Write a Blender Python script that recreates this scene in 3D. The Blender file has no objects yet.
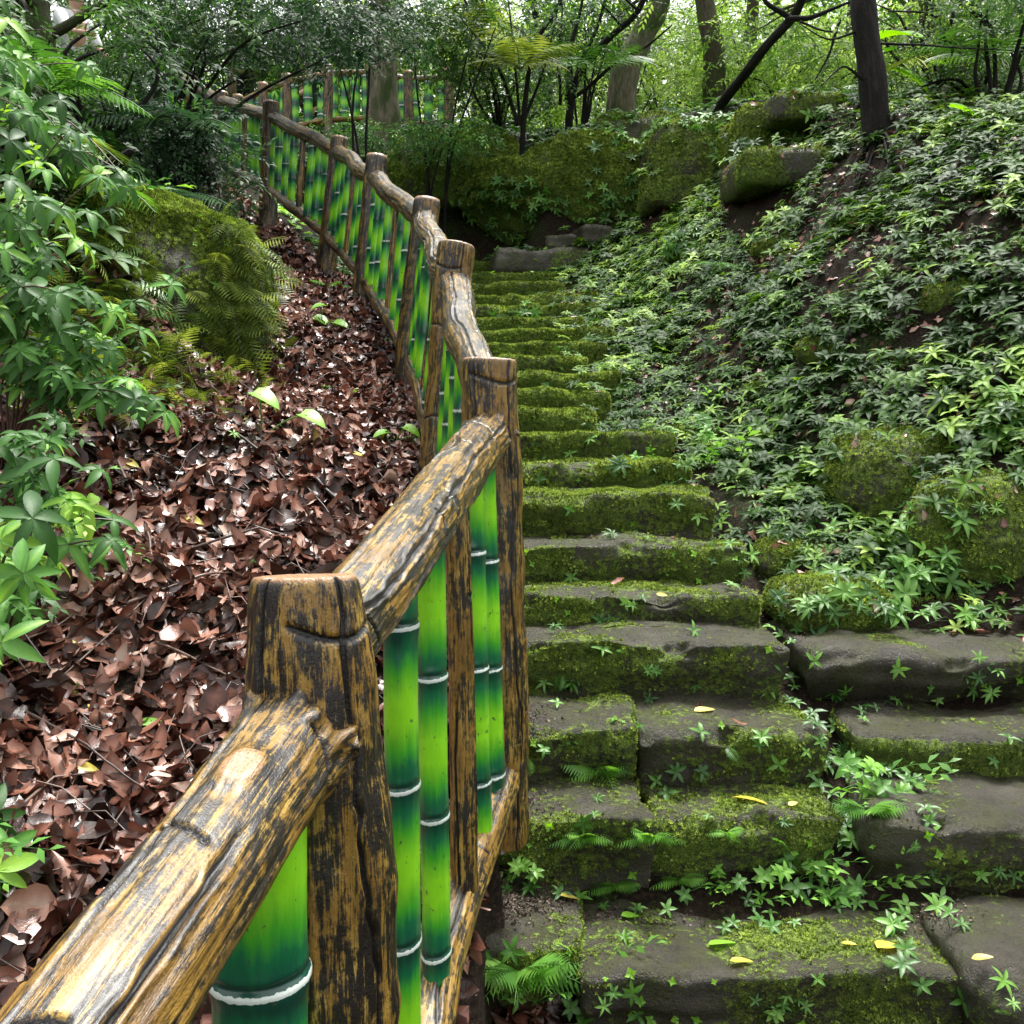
import bpy, math
import numpy as np
from mathutils import Vector
from mathutils.bvhtree import BVHTree

SC = bpy.context.scene
COL = SC.collection
R = math.radians

# ------------------------------------------------------------------ camera, sky, sun, exposure
PITCH = 4.86
cam_d = bpy.data.cameras.new('camera'); cam = bpy.data.objects.new('camera', cam_d); COL.objects.link(cam)
cam.location = (0, 0, 0); cam.rotation_euler = (R(90 - PITCH), 0, 0)
cam_d.sensor_width = 36; cam_d.lens = 36.0; cam_d.clip_start = 0.02; cam_d.clip_end = 400
SC.camera = cam

SUN_EL, SUN_AZ = 70, 25        # azimuth from +Y towards +X
w = bpy.data.worlds.new('World'); SC.world = w; w.use_nodes = True
nt = w.node_tree; bg = nt.nodes['Background']
sky = nt.nodes.new('ShaderNodeTexSky'); sky.sky_type = 'NISHITA'; sky.sun_disc = False
sky.sun_elevation = R(SUN_EL); sky.sun_rotation = R(SUN_AZ); sky.air_density = 1.0; sky.dust_density = 4.0; sky.ozone_density = 1.0
hs = nt.nodes.new('ShaderNodeHueSaturation'); hs.inputs['Saturation'].default_value = 0.1; hs.inputs['Value'].default_value = 1.0
nt.links.new(sky.outputs[0], hs.inputs['Color']); nt.links.new(hs.outputs[0], bg.inputs['Color'])
bg.inputs['Strength'].default_value = 0.12

sd = bpy.data.lights.new('sun', 'SUN'); sd.energy = 1.5; sd.angle = R(16); sd.color = (1.0, 0.97, 0.9)
so = bpy.data.objects.new('sun', sd); COL.objects.link(so)
sv = Vector((math.sin(R(SUN_AZ)) * math.cos(R(SUN_EL)), math.cos(R(SUN_AZ)) * math.cos(R(SUN_EL)), math.sin(R(SUN_EL))))
so.rotation_euler = (-sv).to_track_quat('-Z', 'Y').to_euler()
so.location = (0, 0, 30)

SC.view_settings.view_transform = 'Standard'; SC.view_settings.look = 'None'
SC.view_settings.gamma = 1.0; SC.view_settings.use_curve_mapping = False
SC.view_settings.exposure = 1.85
SC.cycles.max_bounces = 8; SC.cycles.diffuse_bounces = 4; SC.cycles.glossy_bounces = 3; SC.cycles.transmission_bounces = 5

# ------------------------------------------------------------------ projection: a pixel of the photo at a forward distance
_sp, _cp = math.sin(R(PITCH)), math.cos(R(PITCH))
def ray(px, py):
    u, v = (px - 512) / 1024.0, (512 - py) / 1024.0
    return np.array([u, v * _sp + _cp, v * _cp - _sp])
def at(px, py, Y):
    d = ray(px, py); return d * (Y / d[1])

# ------------------------------------------------------------------ numpy noise
def _hash(ix, iy, iz, seed):
    h = (ix * 374761393 + iy * 668265263 + iz * 2147483647 * 3 + seed * 144269504) & 0xFFFFFFFF
    h = ((h ^ (h >> 13)) * 1274126177) & 0xFFFFFFFF
    h = ((h ^ (h >> 16)) * 2246822519) & 0xFFFFFFFF
    return ((h ^ (h >> 15)) & 0xFFFFFF) / float(0xFFFFFF)
def vnoise(p, seed=0):
    p = np.asarray(p, float); i = np.floor(p).astype(np.int64); f = p - i; f = f * f * (3 - 2 * f)
    x, y, z = i[..., 0], i[..., 1], i[..., 2]; r = 0
    for dx in (0, 1):
        for dy in (0, 1):
            for dz in (0, 1):
                wgt = (f[..., 0] if dx else 1 - f[..., 0]) * (f[..., 1] if dy else 1 - f[..., 1]) * (f[..., 2] if dz else 1 - f[..., 2])
                r = r + wgt * _hash(x + dx, y + dy, z + dz, seed)
    return r * 2 - 1
def fbm(p, octv=4, seed=0, lac=2.05, gain=0.5):
    p = np.asarray(p, float); a = 1.0; s = 0; tot = 0
    for k in range(octv):
        s = s + a * vnoise(p, seed + 17 * k); tot += a; p = p * lac + 3.7; a *= gain
    return s / tot
def sstep(a, b, x):
    t = np.clip((x - a) / (b - a), 0, 1); return t * t * (3 - 2 * t)
def nrm(v):
    return v / np.maximum(np.linalg.norm(v, axis=-1, keepdims=True), 1e-9)

# ------------------------------------------------------------------ object helpers
ALLV = []      # ground-like surfaces for placing things on
def mk(name, V, Q=None, T=None, mat=None, parent=None, attrs=None, smooth=True, solid=False, vecs=None, loc=None):
    V = np.asarray(V, np.float32)
    if loc is not None: V = V - np.asarray(loc, np.float32)
    me = bpy.data.meshes.new(name); nv = len(V)
    Q = np.zeros((0, 4), np.int32) if Q is None else np.asarray(Q, np.int32)
    T = np.zeros((0, 3), np.int32) if T is None else np.asarray(T, np.int32)
    nl = Q.size + T.size; nf = len(Q) + len(T)
    me.vertices.add(nv); me.vertices.foreach_set('co', V.ravel())
    me.loops.add(nl); me.loops.foreach_set('vertex_index', np.concatenate([Q.ravel(), T.ravel()]).astype(np.int32))
    me.polygons.add(nf)
    st = np.concatenate([np.arange(len(Q)) * 4, Q.size + np.arange(len(T)) * 3]).astype(np.int32)
    me.polygons.foreach_set('loop_start', st)
    me.polygons.foreach_set('use_smooth', np.full(nf, smooth))
    for k, a in (attrs or {}).items():
        at_ = me.attributes.new(k, 'FLOAT', 'POINT'); at_.data.foreach_set('value', np.asarray(a, np.float32).ravel())
    for k, a in (vecs or {}).items():
        at_ = me.attributes.new(k, 'FLOAT_VECTOR', 'POINT'); at_.data.foreach_set('vector', np.asarray(a, np.float32).ravel())
    me.update(calc_edges=True); me.validate(clean_customdata=False)
    if mat: me.materials.append(mat)
    o = bpy.data.objects.new(name, me); COL.objects.link(o)
    if parent is not None:
        o.parent = parent
        pl = parent.location
        if loc is None: o.location = (-pl[0], -pl[1], -pl[2])
        else: o.location = (loc[0] - pl[0], loc[1] - pl[1], loc[2] - pl[2])
    elif loc is not None: o.location = loc
    if solid:
        W = V + (np.asarray(loc, np.float32) if loc is not None else 0)
        ALLV.append((W, Q, T))
    return o
def empty(name, loc):
    o = bpy.data.objects.new(name, None); COL.objects.link(o); o.location = [float(c) for c in loc]; o.empty_display_size = .1; return o
USED = set()
def tag(o, label, cat, group=None):
    o['label'] = label; o['category'] = cat
    if group: o['group'] = group
    if label in USED and not group: print('DUP LABEL', label)
    USED.add(label); return o
def struct(o, kind='structure'):
    o['kind'] = kind; return o

class Bag:
    """collects geometry for ONE mesh"""
    def __init__(s): s.V = []; s.Q = []; s.n = 0; s.r = []
    def add(s, V, Q, rnd=0.0):
        V = np.asarray(V).reshape(-1, 3); s.V.append(V); s.Q.append(np.asarray(Q) + s.n); s.n += len(V)
        s.r.append(np.broadcast_to(np.asarray(rnd, float), (len(V),)))
    def inst(s, tpl, M, P, rnd=None):
        tv, tq = tpl[0], tpl[1]; tr = tpl[2] if len(tpl) > 2 else None
        n = len(P)
        if n == 0: return
        V = np.einsum('nij,kj->nki', M, tv) + P[:, None, :]
        Q = (tq[None] + (np.arange(n) * len(tv))[:, None, None]).reshape(-1, 4)
        if rnd is None: rnd = RNG.random(n)
        rr = np.repeat(rnd, len(tv))
        if tr is not None: rr = np.clip(rr + np.tile(tr, n), 0, 1)
        s.add(V.reshape(-1, 3), Q, rr)
    def make(s, name, mat, parent=None, smooth=True, loc=None, jit=0):
        V = np.concatenate(s.V); Q = np.concatenate(s.Q)
        return mk(name, V, Q, mat=mat, parent=parent, attrs={'rnd': np.concatenate(s.r)}, smooth=smooth, loc=loc)
RNG = np.random.default_rng(7)

def frames(x, up, scale):
    x = nrm(x); y = nrm(np.cross(up, x)); z = np.cross(x, y)
    M = np.stack([x, y, z], -1)
    return M * np.asarray(scale).reshape(-1, 1, 1)
def rand_unit(n):
    v = RNG.normal(size=(n, 3)); return nrm(v)

# ------------------------------------------------------------------ materials
def newmat(name):
    m = bpy.data.materials.new(name); m.use_nodes = True
    return m, m.node_tree, m.node_tree.nodes['Principled BSDF']
def N(nt, t, **kw):
    n = nt.nodes.new(t)
    for k, v in kw.items():
        if k in n.inputs: n.inputs[k].default_value = v
        else: setattr(n, k, v)
    return n
def ramp(nt, fac, stops, interp='LINEAR'):
    n = nt.nodes.new('ShaderNodeValToRGB'); cr = n.color_ramp; cr.interpolation = interp
    while len(cr.elements) < len(stops): cr.elements.new(0.5)
    for e, (p, c) in zip(cr.elements, stops):
        e.position = p; e.color = (*c, 1) if len(c) == 3 else c
    nt.links.new(fac, n.inputs[0]); return n.outputs[0]
def mixc(nt, fac, a, b, mode='MIX'):
    n = nt.nodes.new('ShaderNodeMix'); n.data_type = 'RGBA'; n.blend_type = mode
    for s, v in ((0, fac), (6, a), (7, b)):
        if hasattr(v, 'links') or isinstance(v, bpy.types.NodeSocket): nt.links.new(v, n.inputs[s])
        else: n.inputs[s].default_value = v if s == 0 else (*v, 1)
    return n.outputs[2]
def math_(nt, op, a, b=None, c=None):
    n = nt.nodes.new('ShaderNodeMath'); n.operation = op
    for i, v in enumerate((a, b, c)):
        if v is None: continue
        if isinstance(v, bpy.types.NodeSocket): nt.links.new(v, n.inputs[i])
        else: n.inputs[i].default_value = v
    return n.outputs[0]
def attr(nt, name, out='Fac'):
    n = nt.nodes.new('ShaderNodeAttribute'); n.attribute_name = name; return n.outputs[out]
def noise(nt, vec, scale, detail=4, rough=.55, out=0):
    n = nt.nodes.new('ShaderNodeTexNoise'); n.inputs['Scale'].default_value = scale; n.inputs['Detail'].default_value = detail
    n.inputs['Roughness'].default_value = rough
    if vec is not None: nt.links.new(vec, n.inputs['Vector'])
    return n.outputs[out]
def mapping(nt, vec, sc):
    n = nt.nodes.new('ShaderNodeMapping'); n.inputs['Scale'].default_value = sc; nt.links.new(vec, n.inputs[0]); return n.outputs[0]
def bump(nt, h, strength, dist, bs):
    n = nt.nodes.new('ShaderNodeBump'); n.inputs['Strength'].default_value = strength; n.inputs['Distance'].default_value = dist
    nt.links.new(h, n.inputs['Height']); nt.links.new(n.outputs[0], bs.inputs['Normal']); return n.outputs[0]

def leafmat(name, stops, rough=.38, trans=.3, tcol=1.6, spec=.5):
    m, nt, bs = newmat(name)
    r = attr(nt, 'rnd'); g = nt.nodes.new('ShaderNodeNewGeometry')
    nz = noise(nt, g.outputs['Position'], 9, 2)
    f = math_(nt, 'ADD', r, math_(nt, 'MULTIPLY', math_(nt, 'SUBTRACT', nz, .5), .5))
    c = ramp(nt, f, stops)
    nt.links.new(c, bs.inputs['Base Color'])
    bs.inputs['Roughness'].default_value = rough; bs.inputs['Specular IOR Level'].default_value = spec
    fine = noise(nt, g.outputs['Position'], 160, 2); bump(nt, fine, .25, .003, bs)
    if trans > 0:
        tr = nt.nodes.new('ShaderNodeBsdfTranslucent'); hs = nt.nodes.new('ShaderNodeHueSaturation')
        hs.inputs['Value'].default_value = tcol; hs.inputs['Saturation'].default_value = 1.1; hs.inputs['Hue'].default_value = .49
        nt.links.new(c, hs.inputs['Color']); nt.links.new(hs.outputs[0], tr.inputs[0])
        mx = nt.nodes.new('ShaderNodeMixShader'); mx.inputs[0].default_value = trans
        nt.links.new(bs.outputs[0], mx.inputs[1]); nt.links.new(tr.outputs[0], mx.inputs[2])
        nt.links.new(mx.outputs[0], nt.nodes['Material Output'].inputs[0])
    return m
M = {}
M['leaf_cover'] = leafmat('herb leaf', [(0, (.02, .055, .012)), (.45, (.05, .125, .014)), (.75, (.17, .31, .04)), (1, (.42, .58, .13))], .5, .3, spec=.22)
M['leaf_front'] = leafmat('shrub leaf', [(0, (.03, .09, .02)), (.5, (.06, .17, .03)), (.8, (.13, .33, .06)), (1, (.3, .52, .07))], .46, .32, spec=.3)
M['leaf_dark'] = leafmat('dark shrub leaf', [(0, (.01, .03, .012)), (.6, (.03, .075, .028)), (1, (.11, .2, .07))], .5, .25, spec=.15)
M['leaf_mid'] = leafmat('woodland leaf', [(0, (.02, .055, .012)), (.6, (.055, .14, .028)), (1, (.16, .3, .06))], .5, .35, spec=.25)
M['leaf_bright'] = leafmat('bright leaf', [(0, (.07, .14, .025)), (.5, (.22, .36, .07)), (1, (.5, .62, .22))], .5, .5, 1.8, spec=.25)  # colours raised and paled to stand in for sunlight on the background foliage
M['leaf_lime'] = leafmat('lime leaf', [(0, (.16, .4, .03)), (1, (.3, .6, .06))], .35, .4)
M['fern_step'] = leafmat('bright fern', [(0, (.06, .17, .025)), (.5, (.14, .34, .05)), (1, (.28, .52, .1))], .4, .35)
M['fern'] = leafmat('fern frond', [(0, (.04, .12, .02)), (.5, (.09, .23, .035)), (1, (.18, .38, .06))], .4, .3)
M['fern_yellow'] = leafmat('yellowish fern', [(0, (.03, .06, .01)), (.4, (.1, .16, .025)), (.7, (.24, .33, .05)), (1, (.42, .5, .1))], .5, .2, spec=.25)
M['litter'] = leafmat('dead leaf', [(0, (.014, .007, .005)), (.3, (.05, .019, .012)), (.48, (.15, .055, .035)), (.64, (.27, .12, .08)), (.82, (.4, .22, .165)), (1, (.54, .4, .33))], .3, .06, 1.2, .5)
M['yellow_leaf'] = leafmat('yellow leaf', [(0, (.5, .36, .03)), (.5, (.62, .5, .06)), (1, (.7, .62, .2))], .4, .2)
M['moss_tuft'] = leafmat('moss', [(0, (.05, .08, .012)), (.5, (.19, .27, .04)), (1, (.48, .6, .13))], .7, .2, 1.3, .2)
M['twig'] = leafmat('twig', [(0, (.02, .012, .009)), (.5, (.06, .035, .028)), (1, (.16, .1, .075))], .4, 0)
M['debris'] = leafmat('crumbled leaf debris', [(0, (.012, .008, .006)), (.5, (.05, .032, .022)), (1, (.17, .12, .085))], .6, 0)

def stonemat():
    m, nt, bs = newmat('mossy stone'); g = nt.nodes.new('ShaderNodeNewGeometry'); P = g.outputs['Position']
    n1 = noise(nt, P, 5, 6, .6); n2 = noise(nt, P, 38, 5, .65); n3 = noise(nt, P, 220, 3, .6)
    rock = ramp(nt, n1, [(.3, (.014, .012, .009)), (.5, (.036, .031, .024)), (.7, (.085, .076, .062))])
    rock = mixc(nt, math_(nt, 'MULTIPLY', n3, .35), rock, (.14, .125, .1))
    alg = ramp(nt, noise(nt, P, 9, 5, .65), [(.42, (0, 0, 0)), (.62, (.75, .75, .75))]); rock = mixc(nt, alg, rock, (.055, .06, .022))
    mo = attr(nt, 'moss')
    f = math_(nt, 'ADD', mo, math_(nt, 'MULTIPLY', math_(nt, 'SUBTRACT', n2, .5), 1.6))
    fm = ramp(nt, f, [(.4, (0, 0, 0)), (.62, (1, 1, 1))])
    moss = ramp(nt, math_(nt, 'ADD', math_(nt, 'MULTIPLY', n3, .55), math_(nt, 'MULTIPLY', n2, .45)), [(.36, (.028, .046, .009)), (.5, (.115, .175, .027)), (.66, (.34, .46, .075))])
    nt.links.new(mixc(nt, fm, rock, moss), bs.inputs['Base Color'])
    wet = ramp(nt, n2, [(.35, (.2, .2, .2)), (.65, (.5, .5, .5))])
    nt.links.new(mixc(nt, fm, wet, (.85, .85, .85)), bs.inputs['Roughness']); bs.inputs['Specular IOR Level'].default_value = .38
    n4 = noise(nt, P, 95, 6, .75)
    h = math_(nt, 'ADD', math_(nt, 'MULTIPLY', n3, math_(nt, 'ADD', .3, fm)), math_(nt, 'ADD', math_(nt, 'MULTIPLY', n2, .9), math_(nt, 'MULTIPLY', n4, .6)))
    bump(nt, h, .95, .014, bs); return m
M['stone'] = stonemat()
def groundmat():
    m, nt, bs = newmat('forest soil'); g = nt.nodes.new('ShaderNodeNewGeometry'); P = g.outputs['Position']
    n1 = noise(nt, P, 4, 6, .6); n2 = noise(nt, P, 60, 5, .7)
    soil = ramp(nt, n2, [(.35, (.008, .005, .004)), (.55, (.022, .015, .01)), (.7, (.06, .04, .028))])
    f = math_(nt, 'ADD', attr(nt, 'moss'), math_(nt, 'MULTIPLY', math_(nt, 'SUBTRACT', n1, .5), 1.5))
    fm = ramp(nt, f, [(.45, (0, 0, 0)), (.65, (1, 1, 1))])
    moss = ramp(nt, n2, [(.38, (.006, .01, .003)), (.55, (.025, .038, .01)), (.72, (.09, .12, .03))])
    nt.links.new(mixc(nt, fm, soil, moss), bs.inputs['Base Color']); bs.inputs['Roughness'].default_value = .85; bs.inputs['Specular IOR Level'].default_value = .12
    bump(nt, n2, .8, .02, bs); return m
M['ground'] = groundmat()
def logmat():
    m, nt, bs = newmat('painted concrete log'); lc = attr(nt, 'lc', 'Vector')
    st = noise(nt, mapping(nt, lc, (85, 85, 6)), 1, 6, .7)
    st2 = noise(nt, mapping(nt, lc, (420, 420, 22)), 1, 3, .6)
    pt = noise(nt, mapping(nt, lc, (13, 13, 7)), 1, 5, .65)
    sp = noise(nt, mapping(nt, lc, (330, 330, 330)), 1, 3)
    mid = noise(nt, mapping(nt, lc, (60, 60, 45)), 1, 5, .75)
    ochre = ramp(nt, pt, [(.3, (.11, .056, .01)), (.48, (.3, .17, .028)), (.66, (.52, .36, .08))])
    f = math_(nt, 'ADD', math_(nt, 'ADD', math_(nt, 'MULTIPLY', st, .4), math_(nt, 'MULTIPLY', st2, .18)), math_(nt, 'ADD', math_(nt, 'MULTIPLY', pt, .32), math_(nt, 'MULTIPLY', mid, .27)))
    dk = ramp(nt, math_(nt, 'ADD', f, attr(nt, 'dark')), [(.575, (0, 0, 0)), (.6, (.5, .5, .5)), (.63, (1, 1, 1))])
    c = mixc(nt, dk, ochre, (.016, .012, .009))
    cap = attr(nt, 'cap')
    tan = ramp(nt, sp, [(.3, (.16, .08, .035)), (.6, (.42, .23, .11))])
    c = mixc(nt, cap, c, tan)
    ck = ramp(nt, attr(nt, 'crk'), [(.15, (0, 0, 0)), (.5, (1, 1, 1))])
    c = mixc(nt, ck, c, (.005, .004, .003))
    nt.links.new(c, bs.inputs['Base Color'])
    nt.links.new(ramp(nt, sp, [(.3, (.24, .24, .24)), (.7, (.5, .5, .5))]), bs.inputs['Roughness'])
    bs.inputs['Coat Weight'].default_value = .25; bs.inputs['Coat Roughness'].default_value = .3
    bump(nt, math_(nt, 'ADD', math_(nt, 'MULTIPLY', st2, .35), math_(nt, 'ADD', math_(nt, 'MULTIPLY', st, .5), math_(nt, 'ADD', math_(nt, 'MULTIPLY', sp, .3), math_(nt, 'MULTIPLY', mid, .6)))), .9, .0035, bs)
    return m
M['log'] = logmat()
def bamboomat():
    m, nt, bs = newmat('painted bamboo'); lc = attr(nt, 'lc', 'Vector')
    st = noise(nt, mapping(nt, lc, (45, 45, 6)), 1, 4, .6); sp = noise(nt, mapping(nt, lc, (140, 140, 90)), 1, 3)
    nd = math_(nt, 'ADD', attr(nt, 'nd'), math_(nt, 'MULTIPLY', math_(nt, 'SUBTRACT', st, .5), .5))
    c = ramp(nt, nd, [(.06, (.003, .06, .038)), (.3, (.005, .15, .05)), (.5, (.05, .36, .02)), (.85, (.25, .68, .015))])
    ring = ramp(nt, math_(nt, 'ADD', attr(nt, 'ring'), math_(nt, 'MULTIPLY', math_(nt, 'SUBTRACT', sp, .5), 1.1)), [(.5, (0, 0, 0)), (.6, (1, 1, 1))])
    c = mixc(nt, ring, c, (.62, .68, .62))
    chip = ramp(nt, noise(nt, mapping(nt, lc, (60, 60, 60)), 1, 3), [(.66, (0, 0, 0)), (.7, (.8, .8, .8))])
    c = mixc(nt, chip, c, (.05, .07, .04))
    c = mixc(nt, attr(nt, 'crk'), c, (.004, .03, .02))
    nt.links.new(c, bs.inputs['Base Color']); bs.inputs['Roughness'].default_value = .33
    bs.inputs['Coat Weight'].default_value = .4; bs.inputs['Coat Roughness'].default_value = .15
    bump(nt, math_(nt, 'ADD', st, math_(nt, 'MULTIPLY', sp, .5)), .35, .003, bs); return m
M['bamboo'] = bamboomat()
def barkmat(name, a, b, c_, moss=.0):
    m, nt, bs = newmat(name); lc = attr(nt, 'lc', 'Vector')
    st = noise(nt, mapping(nt, lc, (28, 28, 6)), 1, 6, .65); pt = noise(nt, mapping(nt, lc, (5, 5, 2.5)), 1, 4)
    c = ramp(nt, math_(nt, 'ADD', math_(nt, 'MULTIPLY', st, .7), math_(nt, 'MULTIPLY', pt, .3)), [(.35, a), (.5, b), (.65, c_)])
    if moss: c = mixc(nt, ramp(nt, pt, [(.5 - moss * .2, (0, 0, 0)), (.62, (1, 1, 1))]), c, (.05, .08, .02))
    nt.links.new(c, bs.inputs['Base Color']); bs.inputs['Roughness'].default_value = .7; bs.inputs['Specular IOR Level'].default_value = .25
    bump(nt, math_(nt, 'ADD', st, math_(nt, 'MULTIPLY', noise(nt, mapping(nt, lc, (70, 70, 25)), 1, 5, .7), .6)), 1, .03, bs); return m
M['bark_dark'] = barkmat('dark wet bark', (.002, .002, .0015), (.008, .006, .005), (.035, .027, .02))
M['bark_pale'] = barkmat('pale bark', (.08, .065, .045), (.22, .18, .13), (.42, .36, .28), .6)
M['bark_mid'] = barkmat('brown bark', (.03, .022, .015), (.08, .06, .042), (.17, .13, .1), .5)
def plain(name, col, rough=.5, nsc=40):
    m, nt, bs = newmat(name); g = nt.nodes.new('ShaderNodeNewGeometry'); n1 = noise(nt, g.outputs['Position'], nsc, 4)
    nt.links.new(mixc(nt, n1, tuple(c * .75 for c in col), tuple(min(1, c * 1.2) for c in col)), bs.inputs['Base Color'])
    bs.inputs['Roughness'].default_value = rough; bump(nt, n1, .3, .01, bs); return m
M['concrete'] = plain('grey concrete footing', (.13, .13, .12), .7, 25)
M['skin'] = plain('skin', (.5, .3, .21)); M['hair'] = plain('dark hair', (.015, .012, .01)); M['white_cloth'] = plain('white shirt', (.78, .8, .8), .8)
M['black_cloth'] = plain('black cloth', (.015, .017, .02), .8); M['grey_cloth'] = plain('dark trousers', (.03, .035, .045), .8)
# ------------------------------------------------------------------ terrain
STEP = [(975, 2.65), (819, 3.08), (731, 3.38), (645, 3.75), (597, 4.12), (545, 4.5), (496, 4.95), (465, 5.4), (435, 5.85), (412, 6.3),
        (392, 6.75), (373, 7.2), (357, 7.65), (343, 8.1), (330, 8.6), (318, 9.1), (306, 9.6), (295, 10.1), (284, 10.7), (273, 11.3), (262, 12.0)]
SY = np.array([s[1] for s in STEP]); SZ = np.array([at(512, s[0], s[1])[2] for s in STEP])
_sy = np.concatenate([[-30, 0, 2.2], SY, [12.95, 13.3, 14.2, 16, 25, 60, 120]])
_sz = np.concatenate([[-3.6, -2.35, SZ[0] - .2], SZ, [2.0, 3.3, 4.0, 4.4, 5.0, 7.5, 12]]) 
def S(Y): return np.interp(Y, _sy, _sz) - .13
#          top px, top py, base px, base py, Y
POSTS = [(None, None, None, None, -.1), (307, 572, 318, None, 1.3), (490, 359, 497, 790, 2.85), (457, 244, 438, 478, 4.3), (427, 199, 408, 388, 5.9),
         (377, 155, 364, 298, 7.2), (340, 137, 325, 275, 8.6), (271, 102, 268, 230, 9.8), (221, 92, 220, 190, 11.0), (158, 50, 158, 150, 12.6)]
PT = [None] * len(POSTS); PB = [None] * len(POSTS)
for i, (a, b, c, d, Y) in enumerate(POSTS):
    if i >= 2: PT[i] = at(a, b, Y); PB[i] = at(c, d, Y)
PT[1] = at(307, 576, 1.3); PB[1] = np.array([PT[1][0] + .012, 1.3, -1.62])
PT[0] = np.array([-.60, -.1, -.55]); PB[0] = np.array([-.60, -.1, -2.1])
FY = np.array([-30] + [p[1] for p in PB] + [16, 60]); FX = np.array([-1.2] + [p[0] for p in PB] + [-6.5, -12.])
FZ = np.array([-3.6] + [p[2] for p in PB] + [4.6, 8])
def XF(Y): return np.interp(Y, FY, FX)
def SL(Y): return np.interp(Y, FY, FZ)
def XL(Y): return np.interp(Y, [0, 3, 5, 7, 12], [-.2, -.12, -.1, -.35, -.9])
def XR(Y): return np.interp(Y, [2.6, 3.9, 4.5, 5.4, 6.3, 9, 12, 16], [2.15, 2.05, 1.3, 1.0, .75, .62, .3, 1.2])
def LM(Y): return np.interp(Y, [3.5, 4.4, 5.0, 6, 9, 11, 14], [2.6, 1.8, 1.1, .95, .8, .5, .4])
def height(X, Y, detail=True):
    X = np.asarray(X, float); Y = np.asarray(Y, float)
    s, sl, xf, xl, xr = S(Y), SL(Y), XF(Y), XL(Y), XR(Y)
    L = np.maximum(xf - X, 0); lm = LM(Y); e = np.maximum(L - lm, 0)
    fl = .2 * np.minimum(L, lm) + 1.05 * np.minimum(e, 1.6) + .3 * np.maximum(e - 1.6, 0) * (e < 12) + 3.1 * (e >= 12)
    Rr = np.maximum(X - xr, 0); e2 = np.maximum(Rr - .55, 0)
    fr = .22 * np.minimum(Rr, .55) + .9 * np.minimum(e2, 1.8) + .16 * np.clip(e2 - 1.8, 0, 20)
    fr = fr * np.interp(Y, [0, 11.5, 14, 18], [1, 1, .25, .15]); fl = fl * np.interp(Y, [0, 11.5, 15, 20], [1, 1, .4, .2])
    t = sstep(0, 1, (X - xf) / np.maximum(xl - xf, .05))
    z = np.where(X < xf, sl + fl, np.where(X < xl, sl * (1 - t) + s * t, s + fr))
    # nothing under the stairs pokes through them
    z = z - .12 * sstep(-.15, .1, X - xl) * sstep(-.1, .1, xr - X) * (Y < 12.1)
    z = z + .9 * sstep(-.1, .5, X) * sstep(11.9, 12.5, Y) * (1 - sstep(12.9, 13.8, Y)) * (1 - sstep(.9, 1.7, X))
    if detail:
        p = np.stack([X, Y, np.zeros_like(X)], -1)
        amp = .25 + .75 * sstep(0, .6, np.maximum(L - .3, Rr)) + sstep(12, 13, Y) * .6
        z = z + .11 * fbm(p * 2.8, 3, 15) * sstep(.1, .5, L) * (Y < 12)
        z = z + (.1 * np.abs(fbm(p * 3.1, 3, 25)) + .05 * fbm(p * 9, 3, 27)) * sstep(.3, .9, Rr) * (Y < 13)
        z = z + .16 * fbm(p * 1.3, 3, 5) * amp + .05 * fbm(p * 6, 3, 9) * np.clip(amp, .4, 1)
    return z
def axis_pts(a, b, fine, lo, hi, grow=1.12):
    pts = list(np.arange(lo, hi + 1e-6, fine)); s = fine
    while pts[-1] < b: s *= grow; pts.append(pts[-1] + s)
    s = fine
    while pts[0] > a: s *= grow; pts.insert(0, pts[0] - s)
    return np.array(pts)
def grid_quads(nx, ny):
    i = np.arange(nx * ny).reshape(ny, nx); return np.stack([i[:-1, :-1], i[:-1, 1:], i[1:, 1:], i[1:, :-1]], -1).reshape(-1, 4)
gx = axis_pts(-90, 90, .05, -4.2, 5.2); gy = axis_pts(-30, 130, .05, 1.0, 14.5)
GX, GY = np.meshgrid(gx, gy); GZ = height(GX, GY)
V = np.stack([GX, GY, GZ], -1).reshape(-1, 3)
litm = (GX < XF(GY) + .1) & (XF(GY) - GX < LM(GY) + .2)
mossg = np.where(litm, .05, .42) + .25 * fbm(V.reshape(GX.shape + (3,)) * .9, 3, 77)
struct(mk('ground', V, grid_quads(len(gx), len(gy)), mat=M['ground'], attrs={'moss': mossg.ravel()}, solid=True))

def normal_at(X, Y):
    e = .06; zx = (height(X + e, Y) - height(X - e, Y)) / (2 * e); zy = (height(X, Y + e) - height(X, Y - e)) / (2 * e)
    return nrm(np.stack([-zx, -zy, np.ones_like(zx)], -1))

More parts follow.
